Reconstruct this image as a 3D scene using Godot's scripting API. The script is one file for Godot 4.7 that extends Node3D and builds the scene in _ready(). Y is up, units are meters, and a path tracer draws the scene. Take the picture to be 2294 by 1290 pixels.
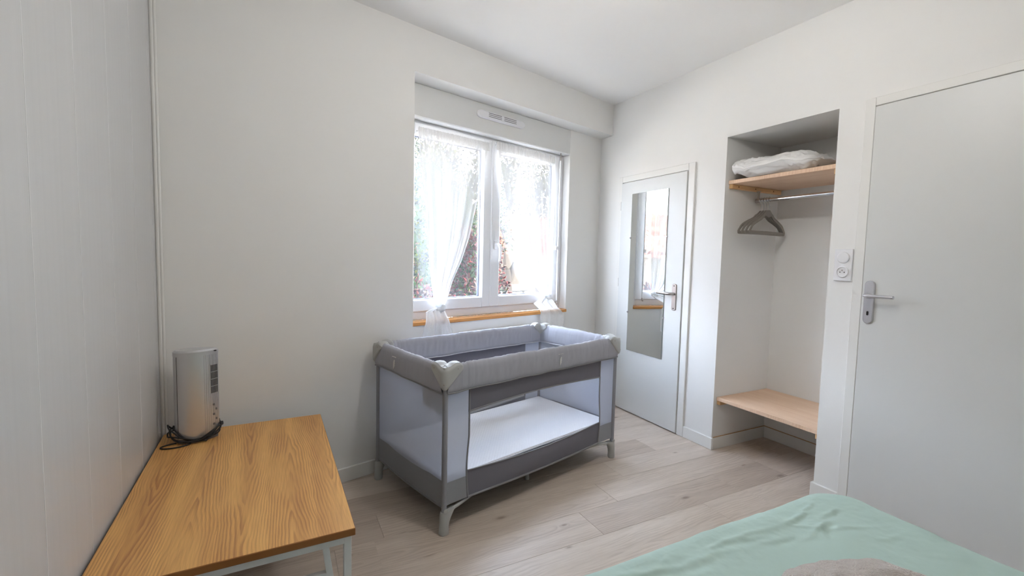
extends Node3D
# A small bedroom with a travel cot under the window, a wardrobe niche, two doors and a garden outside.
# Frames: the window wall runs along x at z = 0; the right wall (frame_right) and the panelled wall (frame_left) are not square to it.

const SKEW_RIGHT := -0.26139
const SKEW_LEFT := -0.2445
const CEIL := 2.603

var frame_right := Transform3D(Basis(Vector3.UP, SKEW_RIGHT), Vector3(3.167, 0, 0))
var frame_left := Transform3D(Basis(Vector3.UP, SKEW_LEFT), Vector3.ZERO)
var frame_cot := Transform3D(Basis(Vector3.UP, -0.00334), Vector3(1.575, 0, 0.4245))
var M := {}
var used := {}
var rng := RandomNumberGenerator.new()


# ---------------------------------------------------------------- mesh building
class MB:
	var v := PackedVector3Array()
	var n := PackedVector3Array()
	var uv := PackedVector2Array()
	var col := PackedColorArray()
	var idx := PackedInt32Array()
	var xf := Transform3D()
	var uvo := Vector2.ZERO
	var swap := false

	func push(p: Vector3, nn: Vector3, u: Vector2) -> int:
		v.append(xf * p)
		n.append((xf.basis * nn).normalized())
		uv.append(u)
		return v.size() - 1

	func flat_uv(p: Vector3, nn: Vector3) -> Vector2:
		var a := nn.abs()
		var r := Vector2(p.x, p.y)
		if a.y >= a.x and a.y >= a.z:
			r = Vector2(p.x, p.z)
		elif a.x >= a.z:
			r = Vector2(p.z, p.y)
		if swap:
			r = Vector2(r.y, r.x)
		return r + uvo

	# a flat convex face, turned so that its normal agrees with hint
	func face(pts: Array, hint: Vector3) -> void:
		var nn := Vector3.ZERO
		for i in range(1, pts.size() - 1):
			nn += (pts[i] - pts[0]).cross(pts[i + 1] - pts[0])
		if nn.length_squared() < 1e-20:
			return
		nn = nn.normalized()
		if nn.dot(hint) < 0.0:
			nn = -nn
			pts = pts.duplicate()
			pts.reverse()
		var first := v.size()
		for p in pts:
			push(p, nn, flat_uv(p, nn))
		for i in range(1, pts.size() - 1):
			idx.append_array([first, first + i + 1, first + i])

	func box(c: Vector3, s: Vector3, b := 0.0) -> void:
		var h := s * 0.5
		b = minf(b, minf(h.x, minf(h.y, h.z)) * 0.9)
		for a in 3:
			var a1 := (a + 1) % 3
			var a2 := (a + 2) % 3
			for sg in [-1.0, 1.0]:
				var pts := []
				for q in [[-1, -1], [1, -1], [1, 1], [-1, 1]]:
					var p := Vector3.ZERO
					p[a] = sg * h[a]
					p[a1] = q[0] * (h[a1] - b)
					p[a2] = q[1] * (h[a2] - b)
					pts.append(c + p)
				var hint := Vector3.ZERO
				hint[a] = sg
				face(pts, hint)
		if b <= 0.0:
			return
		for a in 3:
			var a1 := (a + 1) % 3
			var a2 := (a + 2) % 3
			for q in [[-1, -1], [1, -1], [1, 1], [-1, 1]]:
				var pts := []
				for e in [[-1.0, 0], [1.0, 0], [1.0, 1], [-1.0, 1]]:
					var p := Vector3.ZERO
					p[a] = e[0] * (h[a] - b)
					p[a1] = q[0] * (h[a1] - (b if e[1] == 0 else 0.0))
					p[a2] = q[1] * (h[a2] - (0.0 if e[1] == 0 else b))
					pts.append(c + p)
				var hint := Vector3.ZERO
				hint[a1] = q[0]
				hint[a2] = q[1]
				face(pts, hint)
		for sx in [-1, 1]:
			for sy in [-1, 1]:
				for sz in [-1, 1]:
					var sg := Vector3(sx, sy, sz)
					face([c + sg * Vector3(h.x, h.y - b, h.z - b), c + sg * Vector3(h.x - b, h.y, h.z - b), c + sg * Vector3(h.x - b, h.y - b, h.z)], sg)

	func span(a: Vector3, b: Vector3, bev := 0.0) -> void:
		box((a + b) * 0.5, (b - a).abs(), bev)

	# a polygon in the x-y plane, swept from z0 to z1, with a chamfer at z1 (and at z0 if both)
	func prism(poly: PackedVector2Array, z0: float, z1: float, bev := 0.0, both := false) -> void:
		if Geometry2D.is_polygon_clockwise(poly):
			poly = poly.duplicate()
			poly.reverse()
		var m := poly.size()
		var ins := PackedVector2Array()
		for i in m:
			var e0 := (poly[i] - poly[(i + m - 1) % m]).normalized()
			var e1 := (poly[(i + 1) % m] - poly[i]).normalized()
			var n0 := Vector2(-e0.y, e0.x)
			var n1 := Vector2(-e1.y, e1.x)
			var bi := (n0 + n1).normalized()
			ins.append(poly[i] + bi * bev / maxf(bi.dot(n0), 0.4))
		var tri := Geometry2D.triangulate_polygon(poly)
		for side in 2:
			var z := z1 if side == 1 else z0
			var src := ins if (side == 1 or both) and bev > 0.0 else poly
			var nn := Vector3(0, 0, 1 if side == 1 else -1)
			for t in range(0, tri.size(), 3):
				face([Vector3(src[tri[t]].x, src[tri[t]].y, z), Vector3(src[tri[t + 1]].x, src[tri[t + 1]].y, z), Vector3(src[tri[t + 2]].x, src[tri[t + 2]].y, z)], nn)
		var zt := z1 - (bev if z1 > z0 else -bev)
		var zb := z0 + (bev if z1 > z0 else -bev) if both else z0
		for i in m:
			var a := poly[i]
			var b := poly[(i + 1) % m]
			var nn := Vector3(b.y - a.y, a.x - b.x, 0).normalized()
			face([Vector3(a.x, a.y, zb), Vector3(b.x, b.y, zb), Vector3(b.x, b.y, zt), Vector3(a.x, a.y, zt)], nn)
			if bev > 0.0:
				var ia := ins[i]
				var ib := ins[(i + 1) % m]
				face([Vector3(a.x, a.y, zt), Vector3(b.x, b.y, zt), Vector3(ib.x, ib.y, z1), Vector3(ia.x, ia.y, z1)], nn + Vector3(0, 0, signf(z1 - z0)))
				if both:
					face([Vector3(a.x, a.y, zb), Vector3(b.x, b.y, zb), Vector3(ib.x, ib.y, z0), Vector3(ia.x, ia.y, z0)], nn - Vector3(0, 0, signf(z1 - z0)))

	# smooth surface through f(u, v); normals by neighbours; side_ref: a point the outside looks away from (or null)
	func grid(nu: int, nv: int, f: Callable, closed_u := false, closed_v := false, uvs := Vector2.ONE, flip := false) -> void:
		var P := []
		for i in nu + 1:
			var row := PackedVector3Array()
			for j in nv + 1:
				row.append(f.call(float(i) / nu, float(j) / nv))
			P.append(row)
		var first := v.size()
		for i in nu + 1:
			for j in nv + 1:
				var i0 := i - 1
				var i1 := i + 1
				if closed_u:
					i0 = (i0 + nu) % nu
					i1 = i1 % nu
				i0 = maxi(i0, 0)
				i1 = mini(i1, nu)
				var j0 := j - 1
				var j1 := j + 1
				if closed_v:
					j0 = (j0 + nv) % nv
					j1 = j1 % nv
				j0 = maxi(j0, 0)
				j1 = mini(j1, nv)
				var du: Vector3 = P[i1][j] - P[i0][j]
				var dv: Vector3 = P[i][j1] - P[i][j0]
				var nn := du.cross(dv)
				if nn.length_squared() < 1e-18:
					nn = Vector3.UP
				nn = nn.normalized() * (-1.0 if flip else 1.0)
				push(P[i][j], nn, Vector2(float(i) / nu, float(j) / nv) * uvs + uvo)
		for i in nu:
			for j in nv:
				var a := first + i * (nv + 1) + j
				var b := a + nv + 1
				if flip:
					idx.append_array([a, b, b + 1, a, b + 1, a + 1])
				else:
					idx.append_array([a, b + 1, b, a, a + 1, b + 1])

	# a round (or squashed) bar along points
	func tube(pts: Array, r, sides := 8, closed := false, caps := true, squash := 1.0, up := Vector3.ZERO) -> void:
		var m := pts.size()
		var T := []
		for i in m:
			var a: Vector3 = pts[(i + m - 1) % m] if closed else pts[maxi(i - 1, 0)]
			var b: Vector3 = pts[(i + 1) % m] if closed else pts[mini(i + 1, m - 1)]
			T.append((b - a).normalized())
		var side: Vector3 = T[0].cross(up if up != Vector3.ZERO else (Vector3.UP if absf(T[0].y) < 0.9 else Vector3.RIGHT)).normalized()
		var first := v.size()
		for i in (m + 1 if closed else m):
			var k := i % m
			if up != Vector3.ZERO:
				side = T[k].cross(up).normalized()
			else:
				side = (side - T[k] * side.dot(T[k])).normalized()
			var w: Vector3 = side.cross(T[k])
			var rr: float = r[k] if r is Array else r
			for s in sides + 1:
				var t := TAU * s / sides
				var o := side * cos(t) * rr + w * sin(t) * rr * squash
				var nn := (side * cos(t) + w * sin(t) / squash).normalized()
				push(pts[k] + o, nn, Vector2(float(s) / sides, float(i) * 0.2))
		var rings := m if closed else m - 1
		for i in rings:
			for s in sides:
				var a := first + i * (sides + 1) + s
				var b := a + sides + 1
				idx.append_array([a, b + 1, b, a, a + 1, b + 1])
		if caps and not closed:
			for e in 2:
				var k := 0 if e == 0 else m - 1
				var ring := []
				for s in sides:
					ring.append(xf.affine_inverse() * v[first + k * (sides + 1) + s])
				face(ring, T[k] * (-1.0 if e == 0 else 1.0))

	# profile: [[radius, height], ...] turned about y
	func lathe(profile: Array, seg := 24) -> void:
		for i in profile.size() - 1:
			var p: Array = profile[i]
			var q: Array = profile[i + 1]
			var dr: float = q[0] - p[0]
			var dh: float = q[1] - p[1]
			var first := v.size()
			for s in seg + 1:
				var t := TAU * s / seg
				var nn := Vector3(cos(t) * dh, -dr, sin(t) * dh).normalized()
				push(Vector3(cos(t) * p[0], p[1], sin(t) * p[0]), nn, Vector2(float(s) / seg, p[1]))
				push(Vector3(cos(t) * q[0], q[1], sin(t) * q[0]), nn, Vector2(float(s) / seg, q[1]))
			for s in seg:
				var a := first + s * 2
				idx.append_array([a, a + 3, a + 1, a, a + 2, a + 3])

	func leaf(p: Vector3, dir: Vector3, upv: Vector3, l: float, w: float, c: Color) -> void:
		var s := dir.cross(upv).normalized() * w * 0.5
		var nn := s.cross(dir).normalized()
		var mid := p + dir * l * 0.45 - nn * w * 0.12
		var first := v.size()
		for q in [p, mid + s + nn * w * 0.2, p + dir * l, mid - s + nn * w * 0.2]:
			push(q, nn, Vector2.ZERO)
			col.append(c)
		idx.append_array([first, first + 1, first + 2, first, first + 2, first + 3])

	func mesh() -> ArrayMesh:
		var a := []
		a.resize(Mesh.ARRAY_MAX)
		a[Mesh.ARRAY_VERTEX] = v
		a[Mesh.ARRAY_NORMAL] = n
		a[Mesh.ARRAY_TEX_UV] = uv
		if col.size() == v.size():
			a[Mesh.ARRAY_COLOR] = col
		a[Mesh.ARRAY_INDEX] = idx
		var am := ArrayMesh.new()
		am.add_surface_from_arrays(Mesh.PRIMITIVE_TRIANGLES, a)
		return am


func mb(xf := Transform3D()) -> MB:
	var b := MB.new()
	b.xf = xf
	return b


# ---------------------------------------------------------------- nodes
func numbered(called: String) -> String:
	var k: int = used.get(called, 0)
	used[called] = k + 1
	return called if k == 0 else "%s_%03d" % [called, k]


func thing(called: String, label: String, category: String, xf := Transform3D(), group := "") -> Node3D:
	var o := Node3D.new()
	o.name = numbered(called)
	add_child(o)
	o.transform = xf
	o.set_meta("label", label)
	o.set_meta("category", category)
	if group:
		o.set_meta("group", group)
	return o


func setting(called: String, label: String, category: String, xf := Transform3D()) -> Node3D:
	var o := thing(called, label, category, xf)
	o.set_meta("kind", "structure")
	return o


func part(called: String, shape, m: Material, parent: Node3D, label := "", xf := Transform3D()) -> MeshInstance3D:
	var o := MeshInstance3D.new()
	o.name = called
	o.mesh = shape.mesh() if shape is MB else shape
	o.material_override = m
	o.transform = xf
	if label:
		o.set_meta("label", label)
	parent.add_child(o, true)
	return o


func solo(called: String, shape, m: Material, label: String, category: String, xf := Transform3D(), kind := "") -> MeshInstance3D:
	var o := MeshInstance3D.new()
	o.name = numbered(called)
	o.mesh = shape.mesh() if shape is MB else shape
	o.material_override = m
	o.transform = xf
	o.set_meta("label", label)
	o.set_meta("category", category)
	if kind:
		o.set_meta("kind", kind)
	add_child(o)
	return o


func at(x: float, y: float, z: float, base := Transform3D(), turn := 0.0) -> Transform3D:
	return base * Transform3D(Basis(Vector3.UP, turn), Vector3(x, y, z))


# ---------------------------------------------------------------- materials
func mat(called: String, c: Color, rough := 0.7, metal := 0.0) -> StandardMaterial3D:
	var m := StandardMaterial3D.new()
	m.resource_name = called
	m.albedo_color = c
	m.roughness = rough
	m.metallic = metal
	M[called] = m
	return m


func rgb(r: int, g: int, b: int, a := 1.0) -> Color:
	return Color(r / 255.0, g / 255.0, b / 255.0, a)


func noise(sd: int, freq: float, octaves := 3) -> FastNoiseLite:
	var f := FastNoiseLite.new()
	f.seed = sd
	f.frequency = freq
	f.noise_type = FastNoiseLite.TYPE_SIMPLEX_SMOOTH
	f.fractal_octaves = octaves
	return f


# Wood: contour lines of a height field that runs along y. centres: where the flat-sawn figure sits (metres).
func wood(w: int, h: int, sx: float, sy: float, sd: int, light: Color, dark: Color, centres: Array, rings: float, slope: float, wob: float, contrast: float, knots := 0) -> ImageTexture:
	var nl := noise(sd, 1.0, 3)
	var nf := noise(sd + 7, 1.0, 2)
	var nt := noise(sd + 13, 1.0, 2)
	var r := RandomNumberGenerator.new()
	r.seed = sd
	var kn := []
	for k in knots:
		kn.append(Vector3(r.randf() * sx, r.randf() * sy, r.randf_range(0.006, 0.013)))
	var data := PackedByteArray()
	data.resize(w * h * 3)
	var at_ := 0
	for py in h:
		var y := sy * py / h
		for px in w:
			var x := sx * px / w
			var xx := x + 0.018 * wob * nl.get_noise_2d(x * 3.0, y * 2.2 + 31.0)
			var best := 1e9
			var bi := 0
			for k in centres.size():
				var d: float = absf(xx - centres[k])
				if d < best:
					best = d
					bi = k
			var sgn := 1.0 if bi % 2 == 0 else -1.0
			var H := rings * pow(best / 0.06, 1.35) * 2.2 + sgn * slope * y + wob * (1.5 * nl.get_noise_2d(x * 7.0, y * 1.5) + 0.28 * nl.get_noise_2d(x * 22.0 + 9.0, y * 7.0)) + bi * 3.3
			var tone := 0.0
			for q in kn:
				var e := Vector2((x - q.x) / q.z, (y - q.y) / (q.z * 2.4)).length()
				if e < 6.0:
					H += 5.0 * exp(-e * 0.8)
					tone += 0.9 * exp(-e * e * 1.3)
			var t := H - floorf(H)
			var line := smoothstep(0.25, 0.85, t) * (1.0 - smoothstep(0.88, 1.0, t)) * (0.22 + 0.78 * smoothstep(-0.35, 0.3, nt.get_noise_2d(x * 10.0 + 60.0, y * 1.6)))
			var fibre := nf.get_noise_2d(x * 420.0, y * 7.0)
			var broad := nt.get_noise_2d(x * 12.0, y * 0.6)
			var k := clampf(contrast * line * 0.6 + 0.22 * fibre + 0.42 * broad * contrast + 0.2 + tone, 0.0, 1.0)
			var c := light.lerp(dark, k)
			data[at_] = int(c.r * 255.0)
			data[at_ + 1] = int(c.g * 255.0)
			data[at_ + 2] = int(c.b * 255.0)
			at_ += 3
	return ImageTexture.create_from_image(Image.create_from_data(w, h, false, Image.FORMAT_RGB8, data))


func cloth_relief(sd: int, freq: float, size := 256) -> NoiseTexture2D:
	var t := NoiseTexture2D.new()
	t.width = size
	t.height = size
	t.seamless = true
	t.noise = noise(sd, freq, 3)
	return t


func voile() -> ImageTexture:
	var w := 128
	var h := 512
	var a := noise(5, 1.0, 2)
	var data := PackedByteArray()
	data.resize(w * h * 4)
	for y in h:
		for x in w:
			var k := (y * w + x) * 4
			var slub := a.get_noise_2d(x * 0.25, y * 2.4) * 0.5 + a.get_noise_2d(x * 1.6 + 90.0, y * 0.12) * 0.3
			data[k] = 250
			data[k + 1] = 250
			data[k + 2] = 250
			data[k + 3] = int(clampf(0.68 + 0.20 * slub, 0.0, 1.0) * 255.0)
	return ImageTexture.create_from_image(Image.create_from_data(w, h, false, Image.FORMAT_RGBA8, data))


func make_materials() -> void:
	mat("wall_paint", rgb(239, 238, 235), 0.85)
	mat("ceiling_paint", rgb(248, 247, 245), 0.9)
	mat("gloss_white", rgb(235, 234, 230), 0.45)
	mat("door_paint", rgb(221, 222, 220), 0.38)
	mat("panel_white", rgb(208, 208, 208), 0.30)
	M.panel_white.albedo_texture = streaks()
	M.panel_white.uv1_scale = Vector3(3.745, 0.2, 1)
	mat("joint_white", rgb(236, 236, 236), 0.35)
	mat("pvc", rgb(238, 239, 241), 0.28)
	mat("white_plastic", rgb(238, 238, 240), 0.35)
	mat("shutter_white", rgb(226, 226, 224), 0.5)
	mat("slot_dark", rgb(70, 66, 62), 0.8)
	mat("gasket", rgb(58, 66, 84), 0.4)
	mat("steel", rgb(176, 170, 166), 0.33, 1.0)
	mat("satin_alu", rgb(206, 206, 210), 0.36, 0.85)
	mat("chrome", rgb(225, 225, 228), 0.07, 1.0)
	mat("dark_hole", rgb(28, 26, 26), 0.9)
	mat("mirror_silver", rgb(226, 228, 226), 0.01, 1.0)
	mat("mirror_edge", rgb(150, 160, 160), 0.3)
	mat("radiator_white", rgb(234, 234, 232), 0.35)
	var glass := mat("window_glass", Color(1, 1, 1, 0.06), 0.02)
	glass.transparency = BaseMaterial3D.TRANSPARENCY_ALPHA
	# fabrics of the cot
	var weave := cloth_relief(21, 0.09)
	for q in [["rail_cloth", rgb(172, 173, 182)], ["band_cloth", rgb(116, 114, 124)], ["rail_cloth_inner", rgb(138, 142, 160)], ["pocket_cloth", rgb(96, 95, 97)]]:
		var m := mat(q[0], q[1], 0.8)
		m.heightmap_enabled = true
		m.heightmap_texture = weave
		m.heightmap_scale = 0.03
		m.uv1_triplanar = true
		m.uv1_scale = Vector3(9, 9, 9)
		m.rim_enabled = true
		m.rim = 0.25
	mat("piping", rgb(138, 138, 140), 0.6)
	mat("piping_white", rgb(205, 206, 212), 0.6)
	mat("cot_post", rgb(148, 149, 155), 0.42)
	mat("cot_plastic", rgb(184, 185, 183), 0.42)
	mat("rivet", rgb(176, 170, 164), 0.4, 0.5)
	mat("cot_print", rgb(214, 214, 212), 0.7)
	var em := mat("end_mesh", rgb(196, 201, 215, 0.86), 0.75)
	em.transparency = BaseMaterial3D.TRANSPARENCY_ALPHA
	em.backlight_enabled = true
	em.backlight = Color(0.30, 0.32, 0.36)
	var wm := mat("window_mesh", rgb(190, 196, 210, 0.16), 0.75)
	wm.transparency = BaseMaterial3D.TRANSPARENCY_ALPHA
	mat("foot_band", rgb(150, 152, 157), 0.8)
	mat("base_cloth", rgb(72, 70, 74), 0.85)
	var mt := mat("mattress_white", rgb(232, 231, 232), 0.85)
	mt.heightmap_enabled = true
	mt.heightmap_texture = quilt()
	mt.heightmap_scale = 0.10
	mt.uv1_scale = Vector3(26, 26, 1)
	# woods
	var oak := mat("table_oak", Color.WHITE, 0.42)
	oak.albedo_texture = wood(640, 1088, 0.64, 1.088, 11, rgb(240, 187, 112), rgb(174, 116, 66), [0.07, 0.20, 0.335, 0.47, 0.60], 2.6, 5.5, 0.6, 0.78)
	mat("table_edge", rgb(160, 104, 54), 0.45)
	mat("white_metal", rgb(240, 240, 238), 0.4)
	var floor_cols := [[rgb(218, 204, 190), rgb(158, 140, 124)], [rgb(208, 193, 179), rgb(148, 131, 116)], [rgb(224, 211, 198), rgb(170, 153, 138)]]
	for k in 3:
		var f := mat("plank_%d" % k, Color.WHITE, 0.46)
		f.albedo_texture = wood(320, 960, 0.4, 1.6, 40 + k * 9, floor_cols[k][0], floor_cols[k][1], [0.05, 0.17, 0.30], 1.5, 3.0, 0.6, 0.36, 3)
		f.uv1_scale = Vector3(2.5, 0.625, 1)
	var pine := mat("shelf_pine", Color.WHITE, 0.55)
	pine.albedo_texture = wood(400, 512, 0.6, 0.8, 77, rgb(242, 212, 184), rgb(216, 172, 138), [0.06, 0.21, 0.37, 0.52], 1.4, 2.2, 0.5, 0.5)
	pine.uv1_scale = Vector3(1.6667, 1.25, 1)
	mat("batten_pine", rgb(232, 190, 138), 0.55)
	mat("knot_brown", rgb(140, 88, 52), 0.6)
	var sill := mat("sill_oak", Color.WHITE, 0.4)
	sill.albedo_texture = wood(128, 1024, 0.1, 1.6, 91, rgb(222, 160, 88), rgb(190, 124, 60), [0.03, 0.08], 1.0, 2.5, 0.6, 0.5)
	sill.uv1_scale = Vector3(10, 0.625, 1)
	# appliances
	mat("fan_silver", rgb(212, 212, 214), 0.33, 0.8)
	mat("fan_dark", rgb(48, 50, 54), 0.6)
	mat("fan_grey", rgb(128, 130, 136), 0.5, 0.3)
	mat("cord_black", rgb(32, 32, 34), 0.5)
	# textiles
	var sh := mat("sheet_sage", rgb(181, 205, 197), 0.85)
	sh.rim_enabled = true
	sh.rim = 0.2
	sh.heightmap_enabled = true
	sh.heightmap_texture = cloth_relief(31, 0.02)
	sh.heightmap_scale = 0.12
	sh.uv1_triplanar = true
	sh.uv1_scale = Vector3(3, 3, 3)
	var fl := mat("fleece", rgb(196, 188, 182), 0.95)
	fl.rim_enabled = true
	fl.rim = 0.6
	fl.heightmap_enabled = true
	fl.heightmap_texture = cloth_relief(33, 0.12)
	fl.heightmap_scale = 0.5
	fl.uv1_triplanar = true
	fl.uv1_scale = Vector3(6, 6, 6)
	var pl := mat("pillow_white", rgb(240, 239, 237), 0.45)
	pl.rim_enabled = true
	pl.rim = 0.3
	mat("bed_base", rgb(120, 118, 115), 0.8)
	var cu := mat("voile", Color.WHITE, 0.9)
	cu.albedo_texture = voile()
	cu.transparency = BaseMaterial3D.TRANSPARENCY_ALPHA
	cu.backlight_enabled = true
	cu.backlight = Color(0.17, 0.17, 0.17)
	cu.cull_mode = BaseMaterial3D.CULL_DISABLED
	mat("hanger_grey", rgb(150, 144, 136), 0.8)
	mat("hook_metal", rgb(200, 204, 206), 0.25, 0.9)
	# garden
	mat("gravel", rgb(224, 219, 210), 0.95)
	for q in ["leaf_mixed"]:
		var m := mat(q, Color.WHITE, 1.0)
		m.specular_mode = BaseMaterial3D.SPECULAR_DISABLED
		m.vertex_color_use_as_albedo = true
		m.cull_mode = BaseMaterial3D.CULL_DISABLED
		m.backlight_enabled = true
		m.backlight = Color(0.5, 0.5, 0.5)
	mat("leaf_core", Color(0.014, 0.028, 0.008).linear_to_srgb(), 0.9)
	mat("bark", rgb(46, 42, 38), 0.95)
	mat("stone_pale", rgb(112, 104, 92), 0.95)
	mat("stone_grey", rgb(74, 74, 72), 0.95)
	mat("render_cream", rgb(60, 55, 48), 0.95)
	mat("tile_red", rgb(88, 46, 36), 0.95)
	mat("tile_pale", rgb(108, 68, 54), 0.95)
	for q in ["leaf_core", "bark", "stone_pale", "stone_grey", "render_cream", "tile_red", "tile_pale", "gravel"]:
		M[q].specular_mode = BaseMaterial3D.SPECULAR_DISABLED


func streaks() -> ImageTexture:
	var im := Image.create(256, 4, false, Image.FORMAT_RGB8)
	var a := noise(17, 1.0, 3)
	for x in 256:
		var k := 0.975 + 0.012 * a.get_noise_2d(x * 0.35, 0.0) + 0.012 * a.get_noise_2d(x * 0.03, 9.0)
		for y in 4:
			im.set_pixel(x, y, Color(k, k, k))
	return ImageTexture.create_from_image(im)


func quilt() -> ImageTexture:
	var im := Image.create(64, 64, false, Image.FORMAT_L8)
	for y in 64:
		for x in 64:
			var a := absf(sin(PI * (x + y) / 32.0)) * absf(sin(PI * (x - y) / 32.0))
			im.set_pixel(x, y, Color(sqrt(a), 0, 0))
	return ImageTexture.create_from_image(im)


# ---------------------------------------------------------------- start
func _ready() -> void:
	rng.seed = 4
	var cam := Camera3D.new()
	cam.name = "camera"
	add_child(cam)
	cam.position = Vector3(-0.17003, 1.27341, 2.44020)
	cam.rotation = Vector3(-0.068454, -0.732806, 0.022811)
	cam.fov = rad_to_deg(2.0 * atan(645.0 / 1019.283))
	cam.near = 0.05
	cam.far = 200.0
	cam.current = true

	var we := WorldEnvironment.new()
	we.name = "world_environment"
	var env := Environment.new()
	env.background_mode = Environment.BG_SKY
	var sky := Sky.new()
	var sm := ProceduralSkyMaterial.new()
	sm.sky_top_color = Color(0.78, 0.85, 0.96)
	sm.sky_horizon_color = Color(0.95, 0.97, 0.99)
	sm.ground_horizon_color = Color(0.70, 0.68, 0.64)
	sm.ground_bottom_color = Color(0.55, 0.53, 0.50)
	sm.sky_curve = 0.2
	sky.sky_material = sm
	env.sky = sky
	env.background_energy_multiplier = SKY_ENERGY
	env.tonemap_mode = Environment.TONE_MAPPER_LINEAR
	env.tonemap_exposure = EXPOSURE
	env.sdfgi_enabled = true
	env.ssao_enabled = true
	env.ssil_enabled = true
	we.environment = env
	add_child(we)

	var sun := DirectionalLight3D.new()
	sun.name = "sun"
	sun.rotation_degrees = Vector3(-56, 78, 0)
	sun.light_color = Color(1.0, 0.95, 0.87)
	sun.light_energy = SUN_ENERGY
	sun.light_angular_distance = 0.6
	sun.shadow_enabled = true
	sun.sky_mode = DirectionalLight3D.SKY_MODE_LIGHT_ONLY
	add_child(sun)

	make_materials()
	build_shell()
	build_window()
	build_doors()
	build_niche()
	build_table()
	build_cot()
	build_bed()
	build_curtains()
	build_garden()
	build_lamp()


const SKY_ENERGY := 12.0
const SUN_ENERGY := 9.0
const LAMP_ENERGY := 0.15
const LAMP_AT := Vector3(1.2, 2.603, 1.6)
const LAMP_COLOR := Color(1.0, 0.985, 0.965)
const EXPOSURE := 2.6

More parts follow.
